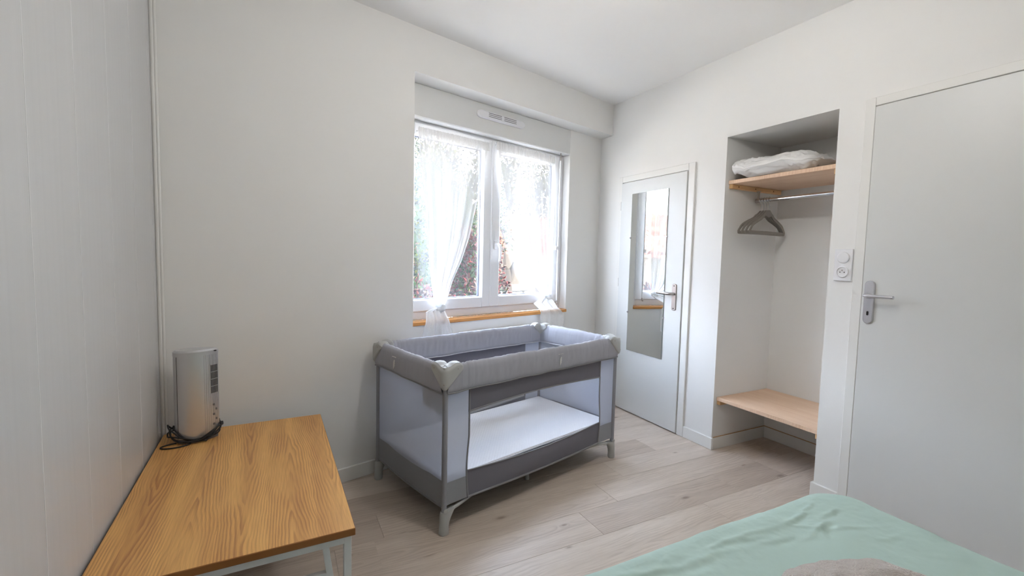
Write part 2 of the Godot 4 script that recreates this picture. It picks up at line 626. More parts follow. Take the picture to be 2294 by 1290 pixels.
# ---------------------------------------------------------------- room
func build_shell() -> void:
	# window wall: plain part, beam over the recess, thinner wall with the window opening
	var b := mb()
	b.span(Vector3(-0.6, -0.1, -0.36), Vector3(1.222, 2.75, 0))
	b.span(Vector3(1.222, 2.345, -0.36), Vector3(3.6, 2.75, 0))
	b.span(Vector3(1.20, -0.1, -0.36), Vector3(2.786, 0.812, -0.15))
	b.span(Vector3(2.785, -0.1, -0.36), Vector3(3.6, 2.36, -0.15))
	b.span(Vector3(1.2, 2.15, -0.36), Vector3(2.8, 2.36, -0.175))
	var w := setting("wall_back", "pale window wall with a deep recess and a beam above the window", "wall")
	part("plaster", b, M.wall_paint, w)
	# right wall with the niche
	b = mb()
	b.span(Vector3(0, -0.1, -0.7), Vector3(0.70, 2.75, 1.162))
	b.span(Vector3(0, -0.1, 1.826), Vector3(0.70, 2.75, 4.6))
	b.span(Vector3(0, 2.078, 1.162), Vector3(0.70, 2.75, 1.826))
	b.span(Vector3(0.555, -0.1, 1.15), Vector3(0.70, 2.2, 1.84))
	w = setting("wall_right", "white wall with two doors and an open wardrobe niche", "wall", frame_right)
	part("plaster", b, M.wall_paint, w)
	# far side of the room, behind the camera
	b = mb()
	b.span(Vector3(-3.6, -0.1, 4.3), Vector3(0.4, 2.75, 4.55))
	solo("wall_front", b, M.wall_paint, "plain white wall behind the bed, facing the window", "wall", frame_right, "structure")
	# panelled wall on the left
	w = setting("wall_left", "wall clad in wide white vertical panels with thin joints", "wall", frame_left)
	b = mb()
	b.span(Vector3(-0.30, -0.1, -0.4), Vector3(-0.014, 2.75, 4.6))
	part("backing", b, M.wall_paint, w)
	var z := 0.070
	b = mb()
	b.span(Vector3(-0.012, 0, -0.03), Vector3(0, CEIL, z - 0.0001), 0.0004)
	part("panel", b, M.panel_white, w)
	b = mb()
	b.span(Vector3(-0.012, 0, 0.0), Vector3(0, CEIL, 0.2669), 0.0004)
	var board := b.mesh()
	b = mb()
	b.span(Vector3(-0.002, 0, -0.0012), Vector3(0.0005, CEIL, 0.0012), 0.0002)
	var bead := b.mesh()
	for k in 17:
		var pn := part("panel", board, M.panel_white, w, "", at(0, 0, z + k * 0.2670))
		part("joint_bead", bead, M.joint_white, pn)
	# double bead in the corner
	var t := setting("trim_1", "slim white double bead running up the panelled corner", "trim", frame_left)
	b = mb()
	b.tube([Vector3(0.006, 0, 0.012), Vector3(0.006, CEIL, 0.012)], 0.0085, 10)
	part("bead", b, M.gloss_white, t)
	b = mb()
	b.tube([Vector3(0.017, 0, 0.011), Vector3(0.017, CEIL, 0.011)], 0.006, 10)
	part("bead", b, M.gloss_white, t)
	# ceiling
	b = mb()
	b.span(Vector3(-2.6, CEIL, -0.36), Vector3(4.2, CEIL + 0.2, 5.6))
	solo("ceiling", b, M.ceiling_paint, "flat white ceiling over the whole room", "ceiling", Transform3D(), "structure")
	build_floor()
	# baseboards
	var rows := [
		["baseboard_back", Transform3D(), Vector3(0.02, 0, -0.002), Vector3(1.222, 0.08, 0.012), "low white baseboard along the window wall beside the cot"],
		["baseboard_recess", Transform3D(), Vector3(1.222, 0, -0.152), Vector3(3.15, 0.08, -0.138), "low white baseboard under the radiator in the window recess"],
		["baseboard_right", frame_right, Vector3(-0.012, 0, 0.924), Vector3(0.002, 0.08, 1.172), "short white baseboard between the mirror door and the niche"],
		["baseboard_pier", frame_right, Vector3(-0.012, 0, 1.814), Vector3(0.002, 0.08, 1.949), "short white baseboard under the light switch"],
	]
	for r in rows:
		b = mb()
		b.span(r[2], r[3], 0.0025)
		solo(r[0], b, M.gloss_white, r[4], "baseboard", r[1], "structure")
	var n := setting("baseboard_niche", "white baseboards round the floor of the wardrobe niche", "baseboard", frame_right)
	b = mb()
	b.span(Vector3(0, 0, 1.160), Vector3(0.555, 0.08, 1.173), 0.002)
	part("baseboard", b, M.gloss_white, n)
	b = mb()
	b.span(Vector3(0.543, 0, 1.162), Vector3(0.557, 0.08, 1.826), 0.002)
	part("baseboard", b, M.gloss_white, n)
	b = mb()
	b.span(Vector3(0, 0, 1.8142), Vector3(0.555, 0.08, 1.828), 0.002)
	part("baseboard", b, M.gloss_white, n)
	b = mb()
	b.span(Vector3(0.01, 0.080, 1.163), Vector3(0.552, 0.0835, 1.1685))
	b.span(Vector3(0.5485, 0.080, 1.163), Vector3(0.554, 0.0835, 1.825))
	part("caulk_line", b, mat("caulk", rgb(186, 150, 108), 0.8), n, "thin tan filler line")


func build_floor() -> void:
	var fl := setting("floor", "light greige wood plank floor running towards the window corner", "floor", frame_right)
	var b := mb()
	b.span(Vector3(-3.7, -0.1, -1.0), Vector3(0.7, -0.0125, 4.6))
	part("underlay", b, M.stone_grey, fl)
	# room outline in the right wall's frame: x outward, z along the wall
	var inv := frame_right.affine_inverse()
	var out := PackedVector2Array()
	for p in [Vector3(-0.1, 0, -0.06), Vector3(1.222, 0, -0.06), Vector3(1.222, 0, -0.2), Vector3(3.3, 0, -0.2)]:
		var q: Vector3 = inv * p
		out.append(Vector2(q.x, q.z))
	out.append_array([Vector2(0.06, 1.1), Vector2(0.60, 1.1), Vector2(0.60, 1.9), Vector2(0.06, 1.9), Vector2(0.06, 4.4), Vector2(-3.35, 4.4)])
	var q2: Vector3 = inv * (frame_left * Vector3(-0.05, 0, 4.3))
	out[out.size() - 1] = Vector2(q2.x, 4.4)
	var starts := {5: -0.81, 6: -1.02, 7: -1.27, 8: -0.62, 9: -0.15, 4: -0.36, 10: -0.98, 3: -1.18}
	for row in range(-5, 22):
		var z0 := 0.02 + 0.2 * row
		var s: float = starts.get(row, -rng.randf() * 1.38)
		for k in range(-3, 3):
			var x0: float = s + 1.38 * k
			var rect := PackedVector2Array([Vector2(x0 + 0.0004, z0 + 0.0004), Vector2(x0 + 1.3796, z0 + 0.0004), Vector2(x0 + 1.3796, z0 + 0.1996), Vector2(x0 + 0.0004, z0 + 0.1996)])
			for piece in Geometry2D.intersect_polygons(rect, out):
				if absf(area(piece)) < 0.002:
					continue
				var m := mb(Transform3D(Basis(Vector3.RIGHT, PI / 2), Vector3.ZERO))
				m.uvo = Vector2(rng.randf() * 0.4 - z0, rng.randf() * 3.0)
				m.swap = true
				# prism in x-y, then laid flat: y becomes z, z becomes -y
				m.prism(piece, 0.012, 0.0, 0.0007)
				var which: Material = M["plank_%d" % (rng.randi() % 3)]
				part("plank", m, which, fl)


func area(p: PackedVector2Array) -> float:
	var a := 0.0
	for i in p.size():
		a += p[i].cross(p[(i + 1) % p.size()])
	return a * 0.5


# ---------------------------------------------------------------- window
func frame_box(b: MB, x0: float, x1: float, y0: float, y1: float, zb: float, zf: float, w: float, bev := 0.004) -> void:
	b.span(Vector3(x0, y0, zb), Vector3(x0 + w, y1, zf), bev)
	b.span(Vector3(x1 - w, y0, zb), Vector3(x1, y1, zf), bev)
	b.span(Vector3(x0 + w - bev, y0, zb), Vector3(x1 - w + bev, y0 + w, zf), bev)
	b.span(Vector3(x0 + w - bev, y1 - w, zb), Vector3(x1 - w + bev, y1, zf), bev)


func build_window() -> void:
	var w := setting("window_1", "white two-casement window in the recess with an oak sill", "window")
	var b := mb()
	frame_box(b, 1.222, 2.785, 0.838, 2.150, -0.29, -0.225, 0.052)
	b.span(Vector3(1.27, 0.838, -0.28), Vector3(2.74, 0.905, -0.222), 0.004)
	part("fixed_frame", b, M.pvc, w)
	for s in 2:
		var x0 := 1.262 if s == 0 else 1.994
		var x1 := 1.990 if s == 0 else 2.742
		b = mb()
		frame_box(b, x0, x1, 0.893, 2.125, -0.27, -0.205, 0.082, 0.007)
		var sash := part("sash", b, M.pvc, w, "left casement" if s == 0 else "right casement with the handle")
		b = mb()
		b.span(Vector3(x0 + 0.08, 0.973, -0.250), Vector3(x1 - 0.08, 2.045, -0.244))
		part("pane", b, M.window_glass, sash)
		b = mb()
		frame_box(b, x0 + 0.0815, x1 - 0.0815, 0.9745, 2.0435, -0.262, -0.2385, 0.0045, 0.0)
		part("gasket", b, M.gasket, sash, "dark rubber seal round the glass")
	b = mb()
	b.span(Vector3(1.982, 0.90, -0.206), Vector3(2.002, 2.12, -0.198), 0.003)
	part("meeting_bead", b, M.pvc, w)
	# handle
	b = mb()
	b.span(Vector3(2.014, 1.325, -0.206), Vector3(2.044, 1.395, -0.194), 0.006)
	b.tube([Vector3(2.029, 1.362, -0.2), Vector3(2.029, 1.362, -0.160), Vector3(2.030, 1.352, -0.150), Vector3(2.032, 1.325, -0.146), Vector3(2.034, 1.285, -0.148), Vector3(2.034, 1.238, -0.156)], [0.011, 0.011, 0.0115, 0.011, 0.0105, 0.009], 10)
	part("handle", b, M.white_plastic, w, "white turn handle")
	# sill
	b = mb()
	b.swap = true
	b.uvo = Vector2(0.02, 0.3)
	b.span(Vector3(1.2215, 0.812, -0.232), Vector3(2.787, 0.836, -0.136), 0.003)
	part("sill", b, M.sill_oak, w, "honey-coloured oak sill board")
	# shutter box
	b = mb()
	b.span(Vector3(1.2215, 2.141, -0.30), Vector3(2.788, 2.3455, -0.149), 0.006)
	part("shutter_box", b, M.shutter_white, w, "long white roller shutter box")

	# air vent on the shutter box
	var v := thing("air_vent", "white slotted air vent on the shutter box over the window", "vent", at(2.018, 2.266, -0.149))
	b = mb()
	var pill := PackedVector2Array()
	for k in 25:
		var a := PI * k / 24.0 - PI / 2
		pill.append(Vector2(0.188 + cos(a) * 0.040, sin(a) * 0.027))
	for k in 25:
		var a := PI * k / 24.0 + PI / 2
		pill.append(Vector2(-0.188 + cos(a) * 0.040, sin(a) * 0.027))
	b.prism(pill, 0.0, 0.020, 0.009)
	part("body", b, M.white_plastic, v)
	for sx in [-1, 1]:
		for r in 3:
			b = mb()
			b.span(Vector3(0.012 if sx > 0 else -0.132, 0.0135 - r * 0.0115, 0.0190), Vector3(0.132 if sx > 0 else -0.012, 0.0168 - r * 0.0115, 0.0207))
			part("slot", b, M.slot_dark, v)

	# crank of the roller shutter
	var c := thing("shutter_crank", "thin white crank rod hanging at the right window reveal", "crank", at(2.689, 0, -0.168))
	b = mb()
	b.tube([Vector3(0, 2.085, 0), Vector3(0, 0.905, 0)], 0.0055, 8)
	part("rod", b, M.white_plastic, c)
	b = mb()
	b.tube([Vector3(0.004, 2.142, -0.002), Vector3(0.003, 2.118, 0.0), Vector3(0, 2.105, 0.003), Vector3(0, 2.080, 0)], [0.006, 0.005, 0.008, 0.0065], 8)
	part("joint", b, M.steel, c, "steel universal joint")
	b = mb()
	b.tube([Vector3(0, 1.245, 0), Vector3(0, 1.03, 0)], 0.0085, 10)
	part("grip", b, M.white_plastic, c)
	b = mb()
	b.tube([Vector3(0, 0.912, 0), Vector3(0.002, 0.893, 0.004), Vector3(-0.006, 0.886, 0.012)], 0.006, 8)
	part("hook_end", b, M.steel, c)
	b = mb()
	b.span(Vector3(-0.026, 1.340, -0.030), Vector3(-0.006, 1.372, 0.002), 0.003)
	part("clip", b, M.white_plastic, c, "small white rod clip")

	# radiator
	var r := thing("radiator", "white panel radiator under the window behind the cot", "radiator")
	b = mb()
	b.span(Vector3(1.66, 0.16, -0.070), Vector3(2.42, 0.732, -0.056), 0.005)
	b.span(Vector3(1.66, 0.16, -0.138), Vector3(2.42, 0.732, -0.122), 0.005)
	part("panel", b, M.radiator_white, r)
	b = mb()
	frame_slats(b)
	part("top_grille", b, M.radiator_white, r)
	b = mb()
	b.tube([Vector3(2.38, 0.0, -0.1), Vector3(2.38, 0.17, -0.1)], 0.008, 8)
	part("pipe", b, M.radiator_white, r)
	b = mb()
	b.tube([Vector3(1.70, 0.0, -0.1), Vector3(1.70, 0.17, -0.1)], 0.008, 8)
	part("pipe", b, M.radiator_white, r)


func frame_slats(b: MB) -> void:
	for k in 3:
		b.span(Vector3(1.658, 0.728, -0.138 + k * 0.0345), Vector3(2.422, 0.742, -0.122 + k * 0.0345), 0.003)
	for k in 38:
		b.span(Vector3(1.668 + k * 0.0197, 0.732, -0.13), Vector3(1.674 + k * 0.0197, 0.738, -0.06))


# ---------------------------------------------------------------- doors, mirror, switch
func pill_plate(w: float, h: float, t: float, bev := 0.003, round := 1.0) -> MB:
	var p := PackedVector2Array()
	var r := w * 0.5
	for k in 17:
		var a := PI * k / 16.0
		p.append(Vector2(cos(a) * r, h * 0.5 - r * round + sin(a) * r * round))
	for k in 17:
		var a := PI * k / 16.0 + PI
		p.append(Vector2(cos(a) * r, -h * 0.5 + r * round + sin(a) * r * round))
	var b := mb()
	b.prism(p, 0.0, t, bev)
	return b


func build_doors() -> void:
	# faces of things on the right wall look along -x of its frame: local z of a plate -> -x
	var face_in := Basis(Vector3.UP, -PI / 2)
	# small door
	var d := setting("door_1", "narrow white cupboard door with a tall mirror on it", "door", frame_right)
	var b := mb()
	b.span(Vector3(-0.014, 0, 0.868), Vector3(0.002, 1.962, 0.924), 0.002)
	part("frame_side", b, M.gloss_white, d)
	b = mb()
	b.span(Vector3(-0.014, 0, 0.128), Vector3(0.002, 1.962, 0.171), 0.002)
	part("frame_side", b, M.gloss_white, d)
	b = mb()
	b.span(Vector3(-0.014, 1.914, 0.171), Vector3(0.002, 1.962, 0.868), 0.002)
	part("frame_head", b, M.gloss_white, d)
	b = mb()
	b.span(Vector3(-0.0225, 0.008, 0.1725), Vector3(0.0, 1.907, 0.8640), 0.002)
	var leaf := part("leaf", b, M.door_paint, d)
	for y in [0.25, 1.08, 1.72]:
		b = mb()
		b.tube([Vector3(-0.020, y - 0.035, 0.167), Vector3(-0.020, y + 0.035, 0.167)], 0.0055, 8)
		part("hinge", b, M.gloss_white, d)
	var pl := part("handle_plate", pill_plate(0.040, 0.196, 0.008, 0.002, 0.55), M.steel, leaf, "brushed steel back plate", Transform3D(face_in, Vector3(-0.0225, 1.005, 0.799)))
	b = mb()
	b.tube([Vector3(-0.0225, 1.030, 0.800), Vector3(-0.062, 1.030, 0.800), Vector3(-0.070, 1.030, 0.792), Vector3(-0.072, 1.031, 0.770), Vector3(-0.073, 1.033, 0.672)], [0.0105, 0.0105, 0.0105, 0.0105, 0.0105], 14)
	part("lever", b, M.steel, leaf, "round steel lever")
	for y in [0.922, 1.088]:
		b = mb(Transform3D(Basis(Vector3.BACK, PI / 2), Vector3(-0.0305, y, 0.799)))
		b.lathe([[0.0, 0.0015], [0.004, 0.001], [0.005, 0.0]], 10)
		part("screw", b, M.dark_hole, leaf)
	# mirror
	var mi := thing("wall_mirror", "tall frameless mirror fixed to the narrow white door", "mirror", frame_right)
	b = mb()
	b.span(Vector3(-0.0285, 0.523, 0.311), Vector3(-0.0235, 1.806, 0.702))
	part("backing", b, M.mirror_edge, mi)
	b = mb()
	b.face([Vector3(-0.0287, 0.5245, 0.3125), Vector3(-0.0287, 0.5245, 0.7005), Vector3(-0.0287, 1.8045, 0.7005), Vector3(-0.0287, 1.8045, 0.3125)], Vector3(-1, 0, 0))
	part("glass", b, M.mirror_silver, mi)
	for q in [[0.309, 0.84], [0.309, 1.45], [0.704, 0.84], [0.704, 1.45]]:
		b = mb(Transform3D(Basis(Vector3.BACK, PI / 2), Vector3(-0.0225, q[1], q[0])))
		b.lathe([[0.0, 0.012], [0.005, 0.0115], [0.0075, 0.009], [0.0075, 0.0]], 12)
		part("clip", b, M.chrome, mi)

	# big door
	d = setting("door_2", "wide flush white door with a satin lever handle", "door", frame_right)
	b = mb()
	b.span(Vector3(-0.012, 0, 1.950), Vector3(0.002, 2.084, 1.9945), 0.002)
	part("frame_side", b, M.gloss_white, d)
	b = mb()
	b.span(Vector3(-0.012, 0, 2.833), Vector3(0.002, 2.084, 2.878), 0.002)
	part("frame_side", b, M.gloss_white, d)
	b = mb()
	b.span(Vector3(-0.012, 2.044, 1.9948), Vector3(0.002, 2.084, 2.833), 0.002)
	part("frame_head", b, M.gloss_white, d)
	b = mb()
	b.span(Vector3(-0.0108, 0.006, 1.9949), Vector3(0.0, 2.0405, 2.831), 0.0015)
	leaf = part("leaf", b, M.door_paint, d)
	pl = part("handle_plate", pill_plate(0.044, 0.212, 0.010, 0.003), M.satin_alu, leaf, "long satin back plate with a keyhole", Transform3D(face_in, Vector3(-0.010, 1.091, 2.030)))
	b = mb()
	b.tube([Vector3(-0.012, 1.124, 2.030), Vector3(-0.052, 1.124, 2.030), Vector3(-0.062, 1.124, 2.034), Vector3(-0.066, 1.124, 2.046), Vector3(-0.066, 1.124, 2.150)], [0.0115, 0.0115, 0.012, 0.0105, 0.0095], 14, false, true, 0.8)
	part("lever", b, M.satin_alu, leaf, "satin lever pointing right")
	part("keyhole", pill_plate(0.009, 0.021, 0.0012, 0.0), M.dark_hole, leaf, "dark keyhole", Transform3D(face_in, Vector3(-0.0200, 1.036, 2.0295)))
	part("lever_collar", collar(0.015, 0.006), M.satin_alu, leaf, "", Transform3D(Basis(Vector3.BACK, PI / 2), Vector3(-0.020, 1.124, 2.030)))

	# light switch over a socket
	var s := thing("switch_socket", "white double plate with a round light switch above a round socket", "switch", frame_right * Transform3D(face_in, Vector3(0, 1.270, 1.899)))
	b = mb()
	b.box(Vector3(0, 0, 0.005), Vector3(0.084, 0.164, 0.010), 0.002)
	part("plate", b, M.white_plastic, s)
	b = mb(Transform3D(Basis(Vector3.RIGHT, PI / 2), Vector3(0, 0.038, 0.009)))
	b.lathe([[0.0, 0.0075], [0.024, 0.0075], [0.0275, 0.0062], [0.029, 0.004], [0.030, 0.0]], 40)
	part("rocker", b, M.white_plastic, s, "round push switch")
	b = mb(Transform3D(Basis(Vector3.RIGHT, PI / 2), Vector3(0, -0.036, 0.009)))
	b.lathe([[0.0, 0.0035], [0.0225, 0.0035], [0.0245, 0.0075], [0.0275, 0.007], [0.029, 0.004], [0.030, 0.0]], 40)
	var sk := part("socket", b, M.white_plastic, s, "round power socket")
	for q in [[-0.0100, -0.0375, 0.0027], [0.0100, -0.0375, 0.0027]]:
		b = mb(Transform3D(Basis(Vector3.RIGHT, PI / 2), Vector3(q[0], q[1], 0.0122)))
		b.lathe([[0.0, 0.0006], [q[2], 0.0006], [q[2], 0.0]], 12)
		part("pin_hole", b, M.dark_hole, sk)
	b = mb(Transform3D(Basis(Vector3.RIGHT, PI / 2), Vector3(0, -0.0265, 0.0122)))
	b.lathe([[0.0, 0.006], [0.0018, 0.0055], [0.0024, 0.0]], 12)
	part("earth_pin", b, M.steel, sk)


func collar(r: float, h: float) -> MB:
	var b := mb()
	b.lathe([[0.0, h], [r * 0.9, h], [r, h * 0.7], [r, 0.0]], 24)
	return b


# ---------------------------------------------------------------- niche
func build_niche() -> void:
	var t := thing("wardrobe_shelf", "pale pine shelf high in the wall niche, on battens", "shelf", frame_right)
	var b := mb()
	b.uvo = Vector2(0.1, 0.2)
	b.span(Vector3(0.030, 1.7790, 1.1635), Vector3(0.5545, 1.8030, 1.8245), 0.002)
	part("board", b, M.shelf_pine, t)
	for s in 2:
		b = mb()
		var z0 := 1.1625 if s == 0 else 1.7995
		b.span(Vector3(0.038, 1.751, z0), Vector3(0.548, 1.7785, z0 + 0.026), 0.002)
		var bt := part("batten", b, M.batten_pine, t)
		if s == 0:
			for x in [0.10, 0.27, 0.46]:
				b = mb(Transform3D(Basis(Vector3.RIGHT, PI / 2), Vector3(x, 1.765, 1.1885)))
				b.lathe([[0.0, 0.0006], [0.005, 0.0006], [0.005, 0.0]], 10)
				part("screw_plug", b, M.knot_brown, bt)
	t = thing("wardrobe_bench", "pale pine bench shelf low in the wall niche", "shelf", frame_right)
	b = mb()
	b.uvo = Vector2(0.35, 0.5)
	b.span(Vector3(0.026, 0.336, 1.1635), Vector3(0.5545, 0.3600, 1.8245), 0.002)
	part("board", b, M.shelf_pine, t)
	for s in 2:
		b = mb()
		var z0 := 1.1625 if s == 0 else 1.7995
		b.span(Vector3(0.032, 0.308, z0), Vector3(0.548, 0.3355, z0 + 0.026), 0.002)
		part("batten", b, M.batten_pine, t)
	# rail
	t = thing("clothes_rail", "chrome clothes rail under the high niche shelf", "rail", frame_right)
	b = mb()
	b.tube([Vector3(0.292, 1.688, 1.190), Vector3(0.292, 1.688, 1.800)], 0.0125, 20)
	part("bar", b, M.chrome, t)
	for s in 2:
		var z := 1.197 if s == 0 else 1.793
		b = mb()
		b.tube([Vector3(0.292, 1.7505, z), Vector3(0.292, 1.688, z)], 0.0065, 12)
		b.tube([Vector3(0.292, 1.688, z - 0.014), Vector3(0.292, 1.688, z + (0.010 if s == 0 else 0.014))], 0.0160, 18)
		b.tube([Vector3(0.292, 1.7505, z), Vector3(0.292, 1.7475, z)], 0.014, 16)
		part("bracket", b, M.steel, t)
	# hangers
	var hz := [1.276, 1.258, 1.240, 1.222]
	var ht := [0.09, 0.045, 0.0, -0.04]
	var hl := ["grey felt hanger at the front of the bunch on the rail", "grey felt hanger second from the front on the rail", "grey felt hanger third from the front on the rail", "grey felt hanger at the back by the niche wall"]
	var first: Node3D
	for k in 4:
		var xf := at(0.292, 1.688, hz[k], frame_right, ht[k])
		if k == 0:
			first = make_hanger(xf, hl[0])
		else:
			var h: Node3D = first.duplicate()
			h.name = numbered("clothes_hanger")
			h.transform = xf
			h.set_meta("label", hl[k])
			add_child(h)
	build_pillow()


func make_hanger(xf: Transform3D, label: String) -> Node3D:
	var h := thing("clothes_hanger", label, "hanger", xf, "grey hangers on the chrome rail")
	# outline of the arms, in x (sideways) and y (down from the rail)
	var pts := []
	var c := Curve2D.new()
	var half := [Vector2(0.0, -0.098), Vector2(0.040, -0.100), Vector2(0.075, -0.125), Vector2(0.130, -0.148), Vector2(0.175, -0.172), Vector2(0.203, -0.205), Vector2(0.206, -0.216), Vector2(0.196, -0.2195), Vector2(0.10, -0.2185), Vector2(0.0, -0.2180)]
	for i in half.size():
		pts.append(Vector3(half[i].x, half[i].y, 0))
	for i in range(half.size() - 2, 0, -1):
		pts.append(Vector3(-half[i].x, half[i].y, 0))
	c.bake_interval = 0.01
	var loop := smooth_loop(pts, 4)
	var b := mb()
	b.tube(loop, 0.0105, 8, true, false, 0.30, Vector3(0, 0, 1))
	part("body", b, M.hanger_grey, h)
	b = mb()
	b.prism(PackedVector2Array([Vector2(-0.050, -0.104), Vector2(-0.030, -0.082), Vector2(-0.012, -0.068), Vector2(0.012, -0.068), Vector2(0.030, -0.082), Vector2(0.050, -0.104), Vector2(0.020, -0.112), Vector2(0, -0.118), Vector2(-0.020, -0.112)]), -0.003, 0.003, 0.0012, true)
	part("neck", b, M.hanger_grey, h)
	b = mb()
	var hook := []
	for k in 15:
		var a := deg_to_rad(-50 + 230.0 * k / 14.0)
		hook.append(Vector3(cos(a) * 0.0165, 0.0 + sin(a) * 0.0165, 0))
	hook.append(Vector3(-0.014, -0.012, 0))
	hook.append(Vector3(-0.003, -0.028, 0))
	hook.append(Vector3(0, -0.045, 0))
	hook.append(Vector3(0, -0.072, 0))
	b.tube(hook, 0.002, 6)
	part("hook", b, M.hook_metal, h, "thin metal hook")
	return h


func smooth_loop(pts: Array, sub: int) -> Array:
	var out := []
	var m := pts.size()
	for i in m:
		var p0: Vector3 = pts[(i + m - 1) % m]
		var p1: Vector3 = pts[i]
		var p2: Vector3 = pts[(i + 1) % m]
		var p3: Vector3 = pts[(i + 2) % m]
		for s in sub:
			out.append(p1.cubic_interpolate(p2, p0, p3, float(s) / sub))
	return out


func smooth_path(pts: Array, sub: int) -> Array:
	var out := []
	var m := pts.size()
	for i in m - 1:
		var p0: Vector3 = pts[maxi(i - 1, 0)]
		var p1: Vector3 = pts[i]
		var p2: Vector3 = pts[i + 1]
		var p3: Vector3 = pts[mini(i + 2, m - 1)]
		for s in sub:
			out.append(p1.cubic_interpolate(p2, p0, p3, float(s) / sub))
	out.append(pts[m - 1])
	return out


func build_pillow() -> void:
	var t := thing("pillow", "soft white pillow lying on the high niche shelf", "pillow", at(0.172, 1.803, 1.437, frame_right, 0.05))
	var nz := noise(8, 9.0, 3)
	var f := func(u: float, v: float) -> Vector3:
		var th := TAU * u
		var ph := PI * (v - 0.5)
		var k := 0.55
		var ct := signf(cos(th)) * pow(absf(cos(th)), k)
		var st := signf(sin(th)) * pow(absf(sin(th)), k)
		var cp := pow(maxf(cos(ph), 0.0), 0.55)
		var x := ct * cp * 0.200
		var z := st * cp * 0.262
		var rim := maxf(absf(x) / 0.2, absf(z) / 0.262)
		var hgt := 0.066 * pow(maxf(0.0, 1.0 - pow(rim, 3.2)), 0.55)
		var y := 0.054 + signf(ph) * hgt * pow(absf(sin(ph)), 0.5)
		y += 0.020 * nz.get_noise_2d(x * 1.2, z * 0.8) + 0.013 * nz.get_noise_2d(x * 2.6 + 7.0, z * 2.2)
		y += 0.006 * sin(z * 120.0 + 6.0 * nz.get_noise_2d(x * 2.0, z)) * smoothstep(0.55, 0.95, rim)
		y = maxf(y, 0.003)
		if z < -0.15:
			var ear := (absf(z) - 0.15) / 0.112
			y += ear * 0.028
			x -= maxf(0.0, -x - 0.06) * 0.30 * ear
		return Vector3(x, y, z)
	var b := mb()
	b.grid(64, 40, f, true, false)
	part("cover", b, M.pillow_white, t)
	b = mb()
	var seam := []
	for k in 40:
		seam.append(f.call(k / 40.0, 0.5) + Vector3(0, 0.001, 0))
	b.tube(seam, 0.0028, 6, true, false)
	part("seam", b, M.pillow_white, t)


# ---------------------------------------------------------------- table and fan heater
func build_table() -> void:
	var t := thing("coffee_table", "oak-topped low table with white metal legs against the panelled wall", "table", at(0.008, 0, 0.012, frame_left))
	var w := 0.628
	var l := 1.060
	var top := 0.472
	var b := mb()
	b.box(Vector3(w / 2, top - 0.011, l / 2), Vector3(w, 0.0215, l), 0.0015)
	part("edge_band", b, M.table_edge, t)
	b = mb()
	b.span(Vector3(0.0016, top - 0.002, 0.0016), Vector3(w - 0.0016, top + 0.0002, l - 0.0016))
	for i in b.v.size():
		b.uv[i] = Vector2(b.v[i].x / 0.64, b.v[i].z / 1.088)
	part("top", b, M.table_oak, t, "wood-grain laminate top")
	var y1 := top - 0.0215
	# two end frames: rail, two upright legs, two slanted legs, low bar
	for z in [0.022, l - 0.022]:
		b = mb()
		b.span(Vector3(0.010, y1 - 0.026, z - 0.010), Vector3(w - 0.010, y1, z + 0.010), 0.0015)
		part("end_rail", b, M.white_metal, t)
		for s in 2:
			var x := 0.020 if s == 0 else w - 0.020
			b = mb()
			b.span(Vector3(x - 0.0105, 0, z - 0.0105), Vector3(x + 0.0105, y1, z + 0.0105), 0.0015)
			part("leg", b, M.white_metal, t)
			var dirx := 1.0 if s == 0 else -1.0
			var p0 := Vector3(x + dirx * 0.060, y1 - 0.024, z)
			var p1 := Vector3(x + dirx * 0.006, 0.006, z)
			b = mb()
			bar(b, p0, p1, 0.009, 0.009)
			part("slanted_leg", b, M.white_metal, t)
		b = mb()
		b.span(Vector3(0.070, y1 - 0.124, z - 0.009), Vector3(w - 0.070, y1 - 0.100, z + 0.009), 0.0015)
		part("low_bar", b, M.white_metal, t)
	for x in [0.020, w - 0.020]:
		b = mb()
		b.span(Vector3(x - 0.010, y1 - 0.024, 0.03), Vector3(x + 0.010, y1, l - 0.03), 0.0015)
		part("side_rail", b, M.white_metal, t)
	build_fan()


# a square bar from p to q in the x-y plane
func bar(b: MB, p: Vector3, q: Vector3, hx: float, hz: float) -> void:
	var d := (q - p).normalized()
	var old := b.xf
	var basis := Basis(d.cross(Vector3.BACK).normalized(), d, Vector3.BACK)
	if basis.determinant() < 0.0:
		basis.x = -basis.x
	b.xf = old * Transform3D(basis, (p + q) * 0.5)
	b.box(Vector3.ZERO, Vector3(hx * 2, p.distance_to(q), hz * 2), 0.0015)
	b.xf = old


func fan_outline(k: float) -> PackedVector2Array:
	var ctrl := [Vector2(-0.088, 0.002), Vector2(-0.084, -0.022), Vector2(-0.066, -0.041), Vector2(-0.034, -0.054), Vector2(0.0, -0.055), Vector2(0.034, -0.046), Vector2(0.066, -0.029), Vector2(0.088, -0.010), Vector2(0.091, 0.0), Vector2(0.080, 0.014), Vector2(0.045, 0.034), Vector2(0.0, 0.046), Vector2(-0.045, 0.043), Vector2(-0.078, 0.026)]
	var out := PackedVector2Array()
	var m := ctrl.size()
	for i in m:
		for s in 5:
			out.append(ctrl[i].cubic_interpolate(ctrl[(i + 1) % m], ctrl[(i + m - 1) % m], ctrl[(i + 2) % m], s / 5.0) * Vector2(k, -k) * 0.87)
	return out


# point on the front outline of the fan at side position a
func fan_front(a: float) -> Vector2:
	var o := fan_outline(1.0)
	for i in 45:
		if o[i].x <= a and o[i + 1].x >= a and o[i].y > -0.003:
			return o[i].lerp(o[i + 1], (a - o[i].x) / maxf(o[i + 1].x - o[i].x, 1e-6))
	return Vector2(a, 0)


